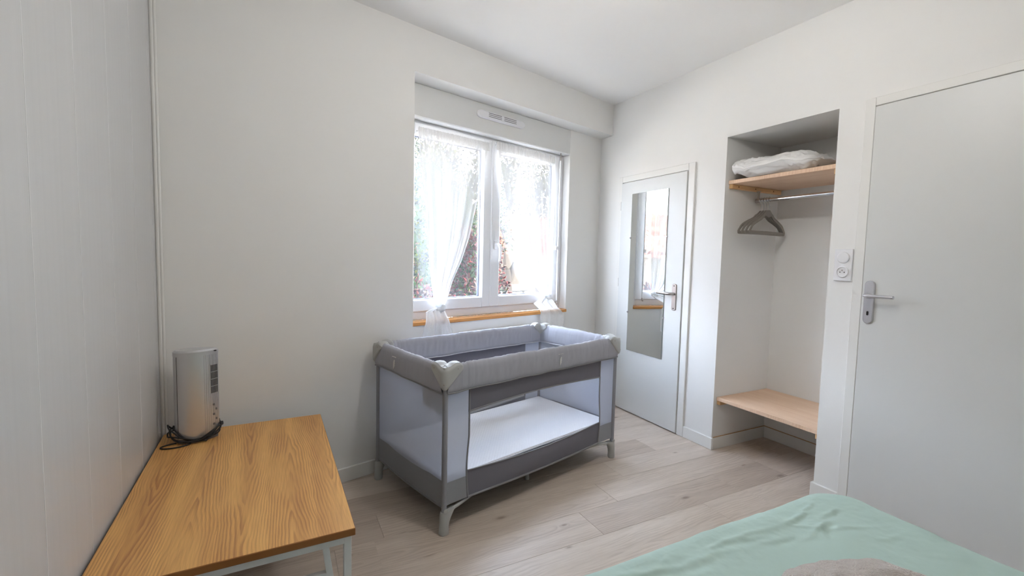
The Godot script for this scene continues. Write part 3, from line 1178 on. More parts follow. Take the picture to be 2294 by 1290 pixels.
func build_fan() -> void:
	var t := thing("fan_heater", "silver tower fan heater with its black cord wound round the foot", "heater", at(0.142, 0.4722, 0.124, frame_left, 0.10))
	var up := Transform3D(Basis(Vector3.RIGHT, -PI / 2), Vector3.ZERO)   # x-y outline -> x, -z ; z -> y
	var flip := func(k: float) -> PackedVector2Array:
		var p := fan_outline(k)
		for i in p.size():
			p[i].y = -p[i].y
		return p
	var b := mb(up)
	b.prism(flip.call(0.93), 0.0, 0.020, 0.002)
	part("foot", b, M.fan_grey, t)
	var o := fan_outline(1.0)
	var m := o.size()
	b = mb()
	b.grid(m, 1, func(u: float, v: float) -> Vector3:
		var p := o[int(round(u * m)) % m]
		return Vector3(p.x, 0.018 + v * 0.346, p.y), true, false)
	part("body", b, M.fan_silver, t)
	b = mb(up)
	b.prism(flip.call(1.012), 0.364, 0.386, 0.007)
	part("cap", b, M.fan_silver, t, "flat rounded top cap")
	# seam on the left, ribs and grille on the right of the front
	b = mb()
	var sp := fan_front(-0.064)
	b.tube([Vector3(sp.x, 0.02, sp.y), Vector3(sp.x, 0.362, sp.y)], 0.0011, 6)
	part("seam", b, M.fan_dark, t)
	for k in 7:
		var a := 0.030 + k * 0.0070
		var p := fan_front(a)
		b = mb()
		b.tube([Vector3(p.x, 0.022, p.y), Vector3(p.x, 0.362, p.y)], 0.0013, 6)
		part("rib", b, M.fan_silver, t)
	b = mb()
	var g0 := fan_front(0.050)
	var g1 := fan_front(0.0745)
	var dir := Vector3(g1.x - g0.x, 0, g1.y - g0.y)
	var outv := Vector3(-dir.z, 0, dir.x).normalized()
	var q0 := Vector3(g0.x, 0, g0.y) + outv * 0.0022
	var q1 := Vector3(g1.x, 0, g1.y) + outv * 0.0022
	b.face([q0 + Vector3(0, 0.195, 0), q1 + Vector3(0, 0.195, 0), q1 + Vector3(0, 0.318, 0), q0 + Vector3(0, 0.318, 0)], outv)
	b.face([q0 + Vector3(0, 0.318, 0), q1 + Vector3(0, 0.318, 0), q1 + Vector3(0, 0.318, 0) - outv * 0.004, q0 + Vector3(0, 0.318, 0) - outv * 0.004], Vector3.UP)
	var gr := part("grille", b, M.fan_dark, t, "dark slotted air outlet")
	for k in 6:
		b = mb()
		var p := q0.lerp(q1, k / 5.0) + outv * 0.0006
		b.tube([p + Vector3(0, 0.193, 0), p + Vector3(0, 0.320, 0)], 0.0010, 6)
		part("bar", b, M.fan_silver, gr)
	for k in 5:
		b = mb()
		var h := Vector3(0, 0.195 + 0.123 * k / 4.0, 0) + outv * 0.0006
		b.tube([q0 + h, q1 + h], 0.0010, 6)
		part("bar", b, M.fan_silver, gr)
	# buttons below the grille
	for k in 5:
		b = mb()
		var c := q0.lerp(q1, 0.5 + (0.18 if k % 2 else -0.14)) + Vector3(0, 0.062 + k * 0.021, 0)
		b.box(c, Vector3(0.009, 0.009, 0.003), 0.001)
		part("button", b, M.fan_grey, t)
	b = mb()
	b.box(Vector3(0.066, 0.3765, 0.0165) + outv * 0.0035, Vector3(0.012, 0.005, 0.004), 0.001)
	part("badge", b, M.fan_dark, t)
	# cord: loops leaning round the foot, high at both ends and low in front
	var path := []
	for k in 160:
		var a := TAU * k / 32.0 + 0.4
		var loop := k / 32.0
		var rx := 0.088 + 0.007 * sin(loop * 3.1)
		var rz := 0.056 + 0.006 * cos(loop * 2.2)
		var side := absf(cos(a))
		var lean := sin(loop * 2.4 + 0.6)
		var hgt := 0.010 + 0.034 * side * side * (0.65 + 0.35 * lean * signf(cos(a))) + 0.012 * (1.0 + sin(a * 2.0 + loop * 1.9)) * (0.4 + 0.6 * side)
		if sin(a) < 0.0:
			hgt += 0.012
		path.append(Vector3(cos(a) * rx - 0.004 + 0.006 * sin(loop * 5.0), hgt, sin(a) * rz + 0.003))
	path = smooth_path(path, 2)
	# one loose loop lying on the table in front
	var last: Vector3 = path[path.size() - 1]
	path.append(Vector3(lerpf(last.x, -0.02, 0.5), 0.008, maxf(last.z, 0.062)))
	for k in 20:
		var a := -0.6 + TAU * 0.85 * k / 19.0
		path.append(Vector3(-0.072 + cos(a) * 0.050, 0.0035, 0.050 + sin(a) * 0.026))
	b = mb()
	b.tube(path, 0.0030, 7)
	part("cord", b, M.cord_black, t, "black power cord wound in loops")
# ---------------------------------------------------------------- travel cot
const CX0 := -0.617
const CX1 := 0.660
const CZ0 := -0.335
const CZ1 := 0.335


# a cloth panel in a plane: lower and upper edge as functions of s; side: where the plane lies
func cloth(b: MB, p0: Vector3, p1: Vector3, lo: Callable, hi: Callable, out: Vector3, belly: float, nu := 24, nv := 8) -> void:
	b.grid(nu, nv, func(u: float, v: float) -> Vector3:
		var p := p0.lerp(p1, u)
		p.y = lerpf(lo.call(u), hi.call(u), v)
		return p + out * belly * sin(PI * u) * sin(PI * v), false, false, Vector2(p0.distance_to(p1), 0.6), out.dot((p1 - p0).cross(Vector3.UP)) < 0)


func build_cot() -> void:
	var t := thing("travel_cot", "grey folding travel cot with mesh sides standing under the window", "cot", frame_cot)
	var nz := noise(3, 1.0, 2)
	var corners := [Vector3(CX0, 0, CZ1), Vector3(CX1, 0, CZ1), Vector3(CX1, 0, CZ0), Vector3(CX0, 0, CZ0)]
	for c in corners:
		var sx := signf(c.x)
		var sz := signf(c.z)
		var b := mb()
		b.tube([c + Vector3(0, 0.085, 0), c + Vector3(0, 0.72, 0)], 0.0128, 16)
		part("post", b, M.cot_post, t)
		# foot
		b = mb(Transform3D(Basis(), c))
		var prof := [[0.0, 0.000, 0.0205, 0.0205], [0.0, 0.004, 0.0235, 0.0225], [0.0005, 0.012, 0.0235, 0.0225], [0.001, 0.035, 0.0225, 0.0215], [0.003, 0.055, 0.0240, 0.0215], [0.008, 0.075, 0.0290, 0.0215], [0.015, 0.092, 0.0360, 0.0205], [0.020, 0.102, 0.0410, 0.0195], [0.021, 0.106, 0.0400, 0.0185]]
		b.grid(28, prof.size() - 1, func(u: float, v: float) -> Vector3:
			var q: Array = prof[int(round(v * (prof.size() - 1)))]
			var a := -TAU * u
			var xx: float = q[0] + cos(a) * q[2]
			return Vector3(-sx * xx, q[1] + maxf(xx, 0.0) * 0.14 * smoothstep(0.07, 0.106, q[1]), sin(a) * q[3]), true, false, Vector2.ONE, sx > 0)
		b.face([Vector3(-0.018, 0.0, -0.018), Vector3(0.018, 0, -0.018), Vector3(0.018, 0, 0.018), Vector3(-0.018, 0, 0.018)], Vector3.DOWN)
		var lid := []
		for k in 20:
			var a := TAU * k / 20.0
			var xx := 0.021 + cos(a) * 0.038
			lid.append(Vector3(-sx * xx, 0.1045 + maxf(xx, 0.0) * 0.14, sin(a) * 0.0175))
		b.face(lid, Vector3.UP)
		var foot := part("foot", b, M.cot_plastic, t, "moulded plastic foot")
		b = mb(Transform3D(Basis(Vector3.RIGHT, PI / 2 * sz), c + Vector3(0, 0.112, 0.0125 * sz)))
		b.lathe([[0.0, 0.006], [0.006, 0.006], [0.0105, 0.004], [0.0105, 0.0]], 16)
		part("pivot", b, M.cot_plastic, foot)
		# diagonal floor bar from the foot to the middle
		b = mb()
		b.tube(smooth_path([c + Vector3(-sx * 0.045, 0.104, 0), c + Vector3(-sx * 0.12, 0.112, -sz * 0.012), Vector3(c.x * 0.5, 0.098, c.z * 0.72), Vector3(0.05 + sx * 0.02, 0.085, sz * 0.09)], 5), 0.0085, 10)
		part("floor_bar", b, M.cot_plastic, t)
		build_cap(t, c, sx, sz)
	# middle hub with two small legs
	var hub := mb()
	hub.span(Vector3(-0.01, 0.062, -0.22), Vector3(0.08, 0.104, 0.225), 0.008)
	part("hub", hub, M.dark_hole, t, "dark plastic centre hub")
	for s in [-1.0, 1.0]:
		var b := mb()
		b.tube([Vector3(0.034, 0.03, 0.205 * s), Vector3(0.034, 0.075, 0.205 * s)], 0.007, 12)
		part("centre_leg", b, M.chrome, t, "chrome centre leg")
		b = mb(at(0.034, 0, 0.205 * s))
		b.lathe([[0.0, 0.0], [0.0115, 0.0], [0.0125, 0.004], [0.0115, 0.026], [0.009, 0.034], [0.0, 0.034]], 16)
		part("leg_cap", b, M.cot_plastic, t)
	# long sides
	for sz in [1.0, -1.0]:
		var z: float = CZ1 * sz
		var o := Vector3(0, 0, sz)
		var low := func(_u: float) -> float: return 0.125
		var railb := func(_u: float) -> float: return 0.665
		var xa := -0.487
		var xb := 0.514
		# side strips with their curved inner edges
		for e in 2:
			var b := mb()
			var x_out: float = CX0 if e == 0 else CX1
			b.grid(6, 16, func(u: float, v: float) -> Vector3:
				var y := lerpf(0.126, 0.665, v)
				var inner := (xa if e == 0 else xb) + (-1.0 if e == 0 else 1.0) * (0.012 * sin(PI * clampf((0.42 - y) / 0.3, 0.0, 1.0)) - 0.005)
				return Vector3(lerpf(x_out, inner, u) if e == 0 else lerpf(inner, x_out, u), y + (0.012 * (1.0 - u if e == 1 else u) if v < 0.01 else 0.0), z), false, false, Vector2.ONE, sz < 0)
			part("side_strip", b, M.end_mesh, t, "blue-grey mesh strip")
			b = mb()
			var xi: float = xa - 0.004 if e == 0 else xb + 0.004
			cloth(b, Vector3(minf(x_out, xi), 0, z + 0.0015 * sz), Vector3(maxf(x_out, xi), 0, z + 0.0015 * sz), func(u: float) -> float: return 0.130, func(u: float) -> float: return 0.236, o, 0.0, 8, 6)
			part("foot_band", b, M.foot_band, t, "grey band at the foot of the strip")
			b = mb()
			var line := []
			for k in 17:
				var y := lerpf(0.128, 0.665, k / 16.0)
				line.append(Vector3((xa if e == 0 else xb) + (-1.0 if e == 0 else 1.0) * (0.012 * sin(PI * clampf((0.42 - y) / 0.3, 0.0, 1.0)) - 0.005), y, z + 0.002 * sz))
			b.tube(line, 0.0042, 8)
			part("piping", b, M.piping, t)
		var up_lo := func(u: float) -> float: return 0.547 + 0.019 * sin(PI * u)
		var dn_hi := func(u: float) -> float: return 0.262 - 0.024 * sin(PI * u)
		var dn_lo := func(u: float) -> float: return 0.132 - 0.010 * sin(PI * u)
		var b2 := mb()
		cloth(b2, Vector3(xa, 0, z), Vector3(xb, 0, z), up_lo, railb, o, 0.006)
		part("upper_band", b2, M.band_cloth, t, "charcoal cloth band below the rail")
		b2 = mb()
		cloth(b2, Vector3(xa - 0.006, 0, z), Vector3(xb + 0.006, 0, z), dn_lo, dn_hi, o, 0.010)
		part("lower_band", b2, M.band_cloth, t, "charcoal cloth band at the bottom")
		b2 = mb()
		cloth(b2, Vector3(xa, 0, z), Vector3(xb, 0, z), dn_hi, up_lo, o, 0.004)
		part("mesh_window", b2, M.window_mesh, t, "see-through mesh window")
		for fn in [[up_lo, 0.0035], [dn_hi, 0.0035], [dn_lo, 0.0055]]:
			var line := []
			for k in 25:
				var u := k / 24.0
				line.append(Vector3(lerpf(xa, xb, u), fn[0].call(u), z + sz * 0.0025))
			var b := mb()
			b.tube(line, fn[1], 8)
			part("piping", b, M.piping, t)
	# short ends
	for sx in [-1.0, 1.0]:
		var x: float = CX0 if sx < 0 else CX1
		var b := mb()
		cloth(b, Vector3(x, 0, CZ0), Vector3(x, 0, CZ1), func(u: float) -> float: return 0.108 + 0.012 * (1.0 - sin(PI * u)), func(_u: float) -> float: return 0.665, Vector3(sx, 0, 0), 0.004)
		part("end_panel", b, M.end_mesh, t, "blue-grey mesh end panel")
		b = mb()
		cloth(b, Vector3(x + sx * 0.0015, 0, CZ0), Vector3(x + sx * 0.0015, 0, CZ1), func(u: float) -> float: return 0.110 + 0.012 * (1.0 - sin(PI * u)), func(_u: float) -> float: return 0.242, Vector3(sx, 0, 0), 0.004)
		part("foot_band", b, M.foot_band, t, "dark grey band at the foot of the end panel")
		b = mb()
		var line := []
		for k in 13:
			line.append(Vector3(x + sx * 0.002, 0.108 + 0.012 * (1.0 - sin(PI * k / 12.0)), lerpf(CZ0, CZ1, k / 12.0)))
		b.tube(line, 0.004, 8)
		part("piping", b, M.piping, t)
		# reinforcing patch inside the near corner
		b = mb()
		b.span(Vector3(x - sx * 0.004 - 0.001, 0.555, 0.135), Vector3(x - sx * 0.004 + 0.001, 0.662, CZ1 - 0.015), 0.0008)
		part("corner_patch", b, M.pocket_cloth, t, "grey corner patch under the rail")
	# padded rail covers
	rail_cover(t, Vector3(CX0, 0, CZ1), Vector3(CX1, 0, CZ1), Vector3(0, 0, 1), nz, 0.0)
	rail_cover(t, Vector3(CX1, 0, CZ0), Vector3(CX0, 0, CZ0), Vector3(0, 0, -1), nz, 10.0)
	rail_cover(t, Vector3(CX0, 0, CZ0), Vector3(CX0, 0, CZ1), Vector3(-1, 0, 0), nz, 20.0)
	rail_cover(t, Vector3(CX1, 0, CZ1), Vector3(CX1, 0, CZ0), Vector3(1, 0, 0), nz, 30.0)
	# padded floor
	var b3 := mb()
	b3.span(Vector3(CX0 + 0.012, 0.120, CZ0 + 0.012), Vector3(CX1 - 0.012, 0.226, CZ1 - 0.014), 0.012)
	part("floor_pad", b3, M.base_cloth, t, "dark grey padded base")
	# mattress on top of it
	var mt := thing("cot_mattress", "thin white quilted mattress lying inside the grey travel cot", "mattress", frame_cot)
	b3 = mb()
	b3.span(Vector3(CX0 + 0.020, 0.2265, CZ0 + 0.020), Vector3(CX1 - 0.020, 0.246, CZ1 - 0.020), 0.007)
	part("quilted_cover", b3, M.mattress_white, mt)
	b3 = mb()
	b3.tube([Vector3(CX0 + 0.02, 0.237, CZ1 - 0.0205), Vector3(CX1 - 0.02, 0.237, CZ1 - 0.0205)], 0.003, 6)
	part("edge_seam", b3, M.piping_white, mt)


func rail_cover(t: Node3D, p0: Vector3, p1: Vector3, o: Vector3, nz: FastNoiseLite, sd: float) -> void:
	var prof := [Vector2(-0.010, 0.657), Vector2(0.012, 0.655), Vector2(0.019, 0.662), Vector2(0.023, 0.680), Vector2(0.0245, 0.715), Vector2(0.0225, 0.752), Vector2(0.016, 0.774), Vector2(0.004, 0.784), Vector2(-0.008, 0.782), Vector2(-0.018, 0.768), Vector2(-0.0225, 0.745), Vector2(-0.0235, 0.710), Vector2(-0.022, 0.675), Vector2(-0.018, 0.660)]
	var l := p0.distance_to(p1)
	var m := prof.size()
	var seams := [0.105, l - 0.105]
	var f := func(u: float, v: float) -> Vector3:
		var q: Vector2 = prof[int(round(v * m)) % m]
		var s := u * l
		var pleat := nz.get_noise_2d(s * 26.0 + sd, q.y * 7.0 + q.x * 20.0) * 0.0030 + nz.get_noise_2d(s * 6.0 + sd, q.x * 30.0) * 0.0035
		var gather := 0.0
		for k in seams:
			gather -= 0.0045 * exp(-pow((s - k) / 0.005, 2.0))
			gather += 0.0016 * sin(s * 330.0) * exp(-pow((s - k) / 0.05, 2.0))
		var d := (pleat + gather) * smoothstep(0.656, 0.69, q.y)
		var c := Vector2(0.0, 0.725)
		var rad := (q - c).normalized()
		var qq := q + rad * d
		qq.y += 0.004 * nz.get_noise_2d(s * 4.0 + sd, 3.0)
		return p0.lerp(p1, u) + o * qq.x + Vector3(0, qq.y, 0)
	var b := mb()
	b.grid(int(l / 0.0075), m, f, false, true, Vector2(l, 0.3))
	var rc := part("rail_cover", b, M.rail_cloth, t, "padded grey rail cover")
	for side in 2:
		var line := []
		var n := int(l / 0.03)
		for k in n + 1:
			var q: Vector3 = f.call(float(k) / n, (2.0 if side == 0 else 13.0) / m)
			line.append(q + Vector3(0, -0.004, 0) + o * (0.001 if side == 0 else -0.001))
		b = mb()
		b.tube(line, 0.0032, 8)
		part("piping", b, M.piping if side == 0 else M.piping_white, rc)
	# printed mark: a small plume under a line of tiny print
	var where := -1.0
	if o.z > 0.5:
		where = 0.735
	elif o.x < -0.5:
		where = 0.232
	if where < 0.0:
		return
	var mid := p0.lerp(p1, where / l) + o * 0.0272
	var right := (p1 - p0).normalized()
	b = mb(Transform3D(Basis(right, Vector3.UP, o), mid))
	b.prism(PackedVector2Array([Vector2(0.004, 0.731), Vector2(0.008, 0.724), Vector2(0.006, 0.718), Vector2(0.009, 0.712), Vector2(0.006, 0.706), Vector2(0.007, 0.699), Vector2(0.000, 0.688), Vector2(-0.007, 0.681), Vector2(-0.005, 0.692), Vector2(-0.006, 0.705), Vector2(-0.005, 0.718), Vector2(-0.001, 0.727)]), -0.002, 0.0006)
	part("printed_plume", b, M.cot_print, rc, "pale printed plume")
	b = mb(Transform3D(Basis(right, Vector3.UP, o), mid))
	for k in 11:
		if k == 4 or k == 8:
			continue
		b.span(Vector3(-0.020 + k * 0.0037, 0.7435, -0.002), Vector3(-0.0174 + k * 0.0037, 0.7465 + 0.0008 * (k % 2), 0.0005))
	part("printed_line", b, M.cot_print, rc, "tiny line of pale print")


func build_cap(t: Node3D, c: Vector3, sx: float, sz: float) -> void:
	# a heart-shaped shell folded round the corner: d runs along the two faces, 0 at the post
	var top := [Vector2(0.0, 0.772), Vector2(0.012, 0.7735), Vector2(0.026, 0.779), Vector2(0.040, 0.7885), Vector2(0.052, 0.7915), Vector2(0.063, 0.789), Vector2(0.072, 0.780), Vector2(0.0768, 0.766)]
	var bot := [Vector2(0.0, 0.655), Vector2(0.008, 0.657), Vector2(0.020, 0.670), Vector2(0.036, 0.694), Vector2(0.052, 0.718), Vector2(0.064, 0.736), Vector2(0.072, 0.750), Vector2(0.0768, 0.762)]
	for e in [top, bot]:
		for i in e.size():
			e[i] = Vector2(e[i].x * 1.30, 0.7915 + (e[i].y - 0.7915) * 0.86)
	const D := 0.0997
	var pick := func(a: Array, d: float) -> float:
		for i in a.size() - 1:
			if d <= a[i + 1].x:
				return lerpf(a[i].y, a[i + 1].y, (d - a[i].x) / (a[i + 1].x - a[i].x))
		return a[a.size() - 1].y
	var fold := func(d: float, off: float) -> Vector3:
		# rounded corner of radius r at distance off outside the rail faces
		var base := 0.0215
		var r := 0.016
		var e := absf(d)
		var arc := r * PI / 4
		var p := Vector2.ZERO
		var nn := Vector2.ZERO
		if e < arc:
			var a := PI / 4 * (1.0 - e / arc)
			nn = Vector2(sin(a), cos(a))
			p = Vector2(base - r, base - r) + nn * r
		else:
			nn = Vector2(0, 1)
			p = Vector2(base - r - (e - arc), base)
		p += nn * off
		if d < 0:
			p = Vector2(p.y, p.x)
		return Vector3(p.x * sx, 0, p.y * sz)
	var f := func(u: float, v: float, off: float) -> Vector3:
		var d := lerpf(-D, D, u)
		var y: float = lerpf(pick.call(bot, absf(d)), pick.call(top, absf(d)), v)
		var edge := minf(minf(v, 1.0 - v) * 6.0, (1.0 - absf(d) / D) * 8.0)
		var k := sqrt(clampf(edge, 0.0, 1.0))
		var p: Vector3 = fold.call(d, off * k)
		return c + p + Vector3(0, y, 0)
	var flip := sx * sz < 0
	var b := mb()
	b.grid(40, 14, func(u: float, v: float) -> Vector3: return f.call(u, v, 0.0085), false, false, Vector2.ONE, not flip)
	b.grid(40, 6, func(u: float, v: float) -> Vector3: return f.call(u, v, -0.002), false, false, Vector2.ONE, flip)
	# top lid reaching over the rail ends, inside lobes
	b.grid(40, 3, func(u: float, v: float) -> Vector3:
		var p: Vector3 = f.call(u, 1.0, 0.0)
		var d := lerpf(-D, D, u)
		var inw := Vector3(-sx if d < 0 else 0.0, 0, -sz if d >= 0 else 0.0)
		if absf(d) < 0.0126:
			inw = Vector3(-sx, 0, -sz) * 0.7
		return p + inw * v * 0.044 + Vector3(0, 0.004 * sin(PI * v) + 0.001, 0), false, false, Vector2.ONE, flip)
	# the same lobes on the inner side
	for e in 2:
		b.grid(12, 8, func(u: float, v: float) -> Vector3:
			var d := lerpf(0.018, D, u)
			var y: float = lerpf(lerpf(pick.call(bot, d), 0.75, 0.2), pick.call(top, d), v)
			var p: Vector3 = fold.call(d if e == 0 else -d, 0.0)
			var inw := Vector3(0, 0, -sz) if e == 0 else Vector3(-sx, 0, 0)
			var k := sqrt(clampf(minf(minf(v, 1.0 - v) * 5.0, (1.0 - d / D) * 7.0), 0.0, 1.0))
			return c + p + inw * (0.044 + 0.006 * k) + Vector3(0, y, 0), false, false, Vector2.ONE, flip if e == 0 else not flip)
	b.span(c + Vector3(sx * 0.0225, 0.71, sz * 0.0225), c + Vector3(-sx * 0.027, 0.7775, -sz * 0.027), 0.004)
	var cap := part("corner_cap", b, M.cot_plastic, t, "heart-shaped plastic corner cap")
	for q in [[-0.066, 0.767], [0.066, 0.767], [0.0, 0.702]]:
		var p: Vector3 = c + fold.call(q[0], 0.0075) + Vector3(0, q[1], 0)
		var nn := Vector3(sx, 0, 0) if q[0] < 0 else Vector3(0, 0, sz)
		if q[0] == 0.0:
			nn = Vector3(sx, 0, sz).normalized()
		b = mb(Transform3D(Basis(Quaternion(Vector3.UP, nn)), p))
		b.lathe([[0.0, 0.0030], [0.002, 0.0028], [0.0036, 0.0016], [0.0040, 0.0]], 10)
		part("rivet", b, M.rivet, cap)


# ---------------------------------------------------------------- bed and blanket
func build_bed() -> void:
	var t := thing("bed", "low bed under a sage green fitted sheet, beside the wide door", "bed", frame_right)
	var x0 := -2.86
	var x1 := -0.885
	var z0 := 2.335
	var z1 := 3.76
	var nz := noise(14, 1.0, 3)
	# creases on the sheet: x, z of both ends, height, width
	var cr := [[-1.62, 2.423, -1.313, 2.437, 4.0, 10.0], [-1.313, 2.437, -1.095, 2.430, 4.0, 9.0], [-1.151, 2.47, -1.02, 2.454, 3.5, 9.0], [-1.503, 2.435, -1.38, 2.455, 3.0, 9.0], [-1.705, 2.44, -1.497, 2.455, 3.5, 12.0], [-1.475, 2.53, -1.325, 2.512, 4.0, 12.0], [-1.913, 2.392, -1.657, 2.452, 4.0, 12.0], [-1.191, 2.508, -1.036, 2.561, 3.0, 9.0], [-1.321, 2.51, -1.101, 2.485, 3.5, 9.0], [-1.36, 2.59, -1.255, 2.545, 5.0, 11.0], [-1.255, 2.545, -1.16, 2.475, 4.0, 10.0], [-1.075, 2.69, -1.026, 2.728, 3.0, 9.0], [-1.80, 2.50, -1.55, 2.56, 4.0, 14.0], [-2.2, 2.45, -1.9, 2.50, 4.0, 14.0], [-1.26, 2.44, -1.20, 2.50, 3.0, 8.0], [-1.12, 2.60, -1.02, 2.62, 3.0, 9.0], [-1.20, 2.43, -1.06, 2.40, 3.0, 8.0], [-1.45, 2.47, -1.30, 2.49, 3.0, 10.0]]
	var rise := func(x: float, z: float) -> float:
		var h := 0.010 * nz.get_noise_2d(x * 2.2, z * 2.6) + 0.0030 * nz.get_noise_2d(x * 7.0 + 50.0, z * 11.0)
		for q in cr:
			var a := Vector2(q[0], q[1])
			var d := Vector2(q[2], q[3]) - a
			var p := Vector2(x, z) - a
			var s := clampf(p.dot(d) / d.length_squared(), 0.0, 1.0)
			var off := p - d * s
			off += Vector2(0, 0.006 * nz.get_noise_2d(s * 3.0 + q[0] * 9.0, 0.0))
			var w: float = q[5] * 0.001
			h += q[4] * 0.00115 * (exp(-off.length_squared() / (w * w)) - 0.6 * exp(-(off - Vector2(0, 1.6 * w)).length_squared() / (2.0 * w * w))) * sin(PI * clampf(s, 0.06, 0.94))
		return h * smoothstep(0.44, 0.54, Vector2(x + 1.5, (z - 2.97)).length())
	# rounded box: the plan corner radius and the edge radius
	var R := 0.13
	var E := 0.055
	var outline := func(u: float, inset: float) -> Vector2:
		var r := maxf(R - inset, 0.01)
		var ax := x0 + inset
		var bx := x1 - inset
		var az := z0 + inset
		var bz := z1 - inset
		var lx := bx - ax - 2 * r
		var lz := bz - az - 2 * r
		var arc := r * PI / 2
		var L := 2 * lx + 2 * lz + 4 * arc
		var s := fposmod(u, 1.0) * L
		var segs := [[lx, 0], [arc, 1], [lz, 2], [arc, 3], [lx, 4], [arc, 5], [lz, 6], [arc, 7]]
		for g in segs:
			if s <= g[0]:
				var k: float = s / maxf(g[0], 1e-6)
				var a: float = k * PI / 2
				match g[1]:
					0: return Vector2(ax + r + s, az)
					1: return Vector2(bx - r + sin(a) * r, az + r - cos(a) * r)
					2: return Vector2(bx, az + r + s)
					3: return Vector2(bx - r + cos(a) * r, bz - r + sin(a) * r)
					4: return Vector2(bx - r - s, bz)
					5: return Vector2(ax + r - sin(a) * r, bz - r + cos(a) * r)
					6: return Vector2(ax, bz - r - s)
					7: return Vector2(ax + r - cos(a) * r, az + r - sin(a) * r)
			s -= g[0]
		return Vector2(ax + r, az)
	var b := mb()
	# skirt and edge
	b.grid(420, 16, func(u: float, v: float) -> Vector3:
		if v < 0.4:
			var p: Vector2 = outline.call(u, 0.004 * sin(v * 9.0))
			return Vector3(p.x, lerpf(0.20, 0.505 - E, v / 0.4), p.y)
		var a := (v - 0.4) / 0.6 * PI / 2
		var p2: Vector2 = outline.call(u, E * (1.0 - cos(a)))
		return Vector3(p2.x, 0.505 - E + E * sin(a) + rise.call(p2.x, p2.y) * sin(a), p2.y), true, false, Vector2.ONE, true)
	# top
	var nx := 300
	var nzz := 200
	b.grid(nx, nzz, func(u: float, v: float) -> Vector3:
		var x := lerpf(x0 + E, x1 - E, u)
		# finer towards the edge that the camera sees
		var z := lerpf(z0 + E, z1 - E, v * v * 0.7 + v * 0.3)
		# keep inside the rounded corners
		var r := R - E
		var cxp := clampf(x, x0 + E + r, x1 - E - r)
		var czp := clampf(z, z0 + E + r, z1 - E - r)
		var off := Vector2(x - cxp, z - czp)
		if off.length() > r:
			off = off.normalized() * r
			x = cxp + off.x
			z = czp + off.y
		return Vector3(x, 0.505 + rise.call(x, z), z), false, false, Vector2.ONE, true)
	part("fitted_sheet", b, M.sheet_sage, t, "sage green cotton sheet with soft creases")
	b = mb()
	b.span(Vector3(x0 + 0.01, 0.06, z0 + 0.012), Vector3(x1 - 0.012, 0.22, z1 - 0.01), 0.01)
	part("base", b, M.bed_base, t)
	for q in [Vector2(x0 + 0.1, z0 + 0.1), Vector2(x1 - 0.1, z0 + 0.1), Vector2(x0 + 0.1, z1 - 0.1), Vector2(x1 - 0.1, z1 - 0.1)]:
		b = mb()
		b.tube([Vector3(q.x, 0, q.y), Vector3(q.x, 0.07, q.y)], 0.03, 16)
		part("leg", b, M.bed_base, t)
	# fleece blanket, folded and dropped on the bed
	var bl := thing("fleece_blanket", "crumpled grey-beige fleece blanket lying on the green sheet", "blanket", frame_right)
	b = mb()
	blanket_layer(b, nz, Vector2(-1.47, 2.95), 0.36, 0.36, 0.050, 0.0)
	part("lower_fold", b, M.fleece, bl)
	b = mb()
	blanket_layer(b, nz, Vector2(-1.52, 2.99), 0.36, 0.365, 0.085, 40.0)
	part("upper_fold", b, M.fleece, bl)


func blanket_layer(b: MB, nz: FastNoiseLite, c: Vector2, rx: float, rz: float, h: float, sd: float) -> void:
	b.grid(140, 60, func(u: float, v: float) -> Vector3:
		var a := TAU * u
		var wob := 1.0 + 0.16 * nz.get_noise_2d(cos(a) * 1.3 + sd, sin(a) * 1.3) + 0.05 * sin(a * 3.0 + sd)
		var r := 1.0 - v
		var x := c.x + cos(a) * rx * wob * r
		var z := c.y + sin(a) * rz * wob * r
		var edge := pow(clampf(1.0 - pow(r, 5.0), 0.0, 1.0), 0.5)
		var lump := 0.75 + 0.9 * nz.get_noise_2d(x * 3.0 + sd, z * 3.2) + 0.35 * nz.get_noise_2d(x * 8.0 + sd, z * 7.0)
		var y := 0.507 + h * edge * clampf(lump, 0.42, 1.6) + 0.0030 * nz.get_noise_2d(x * 90.0, z * 90.0) + 0.0016 * nz.get_noise_2d(x * 260.0, z * 260.0)
		return Vector3(x, maxf(y, 0.507), z), true, false, Vector2.ONE, true)


# ---------------------------------------------------------------- curtains
func edge_at(e: Array, y: float) -> float:
	for i in e.size() - 1:
		if y >= e[i + 1][1]:
			return lerpf(e[i + 1][0], e[i][0], clampf((y - e[i + 1][1]) / (e[i][1] - e[i + 1][1]), 0.0, 1.0))
	return e[e.size() - 1][0]


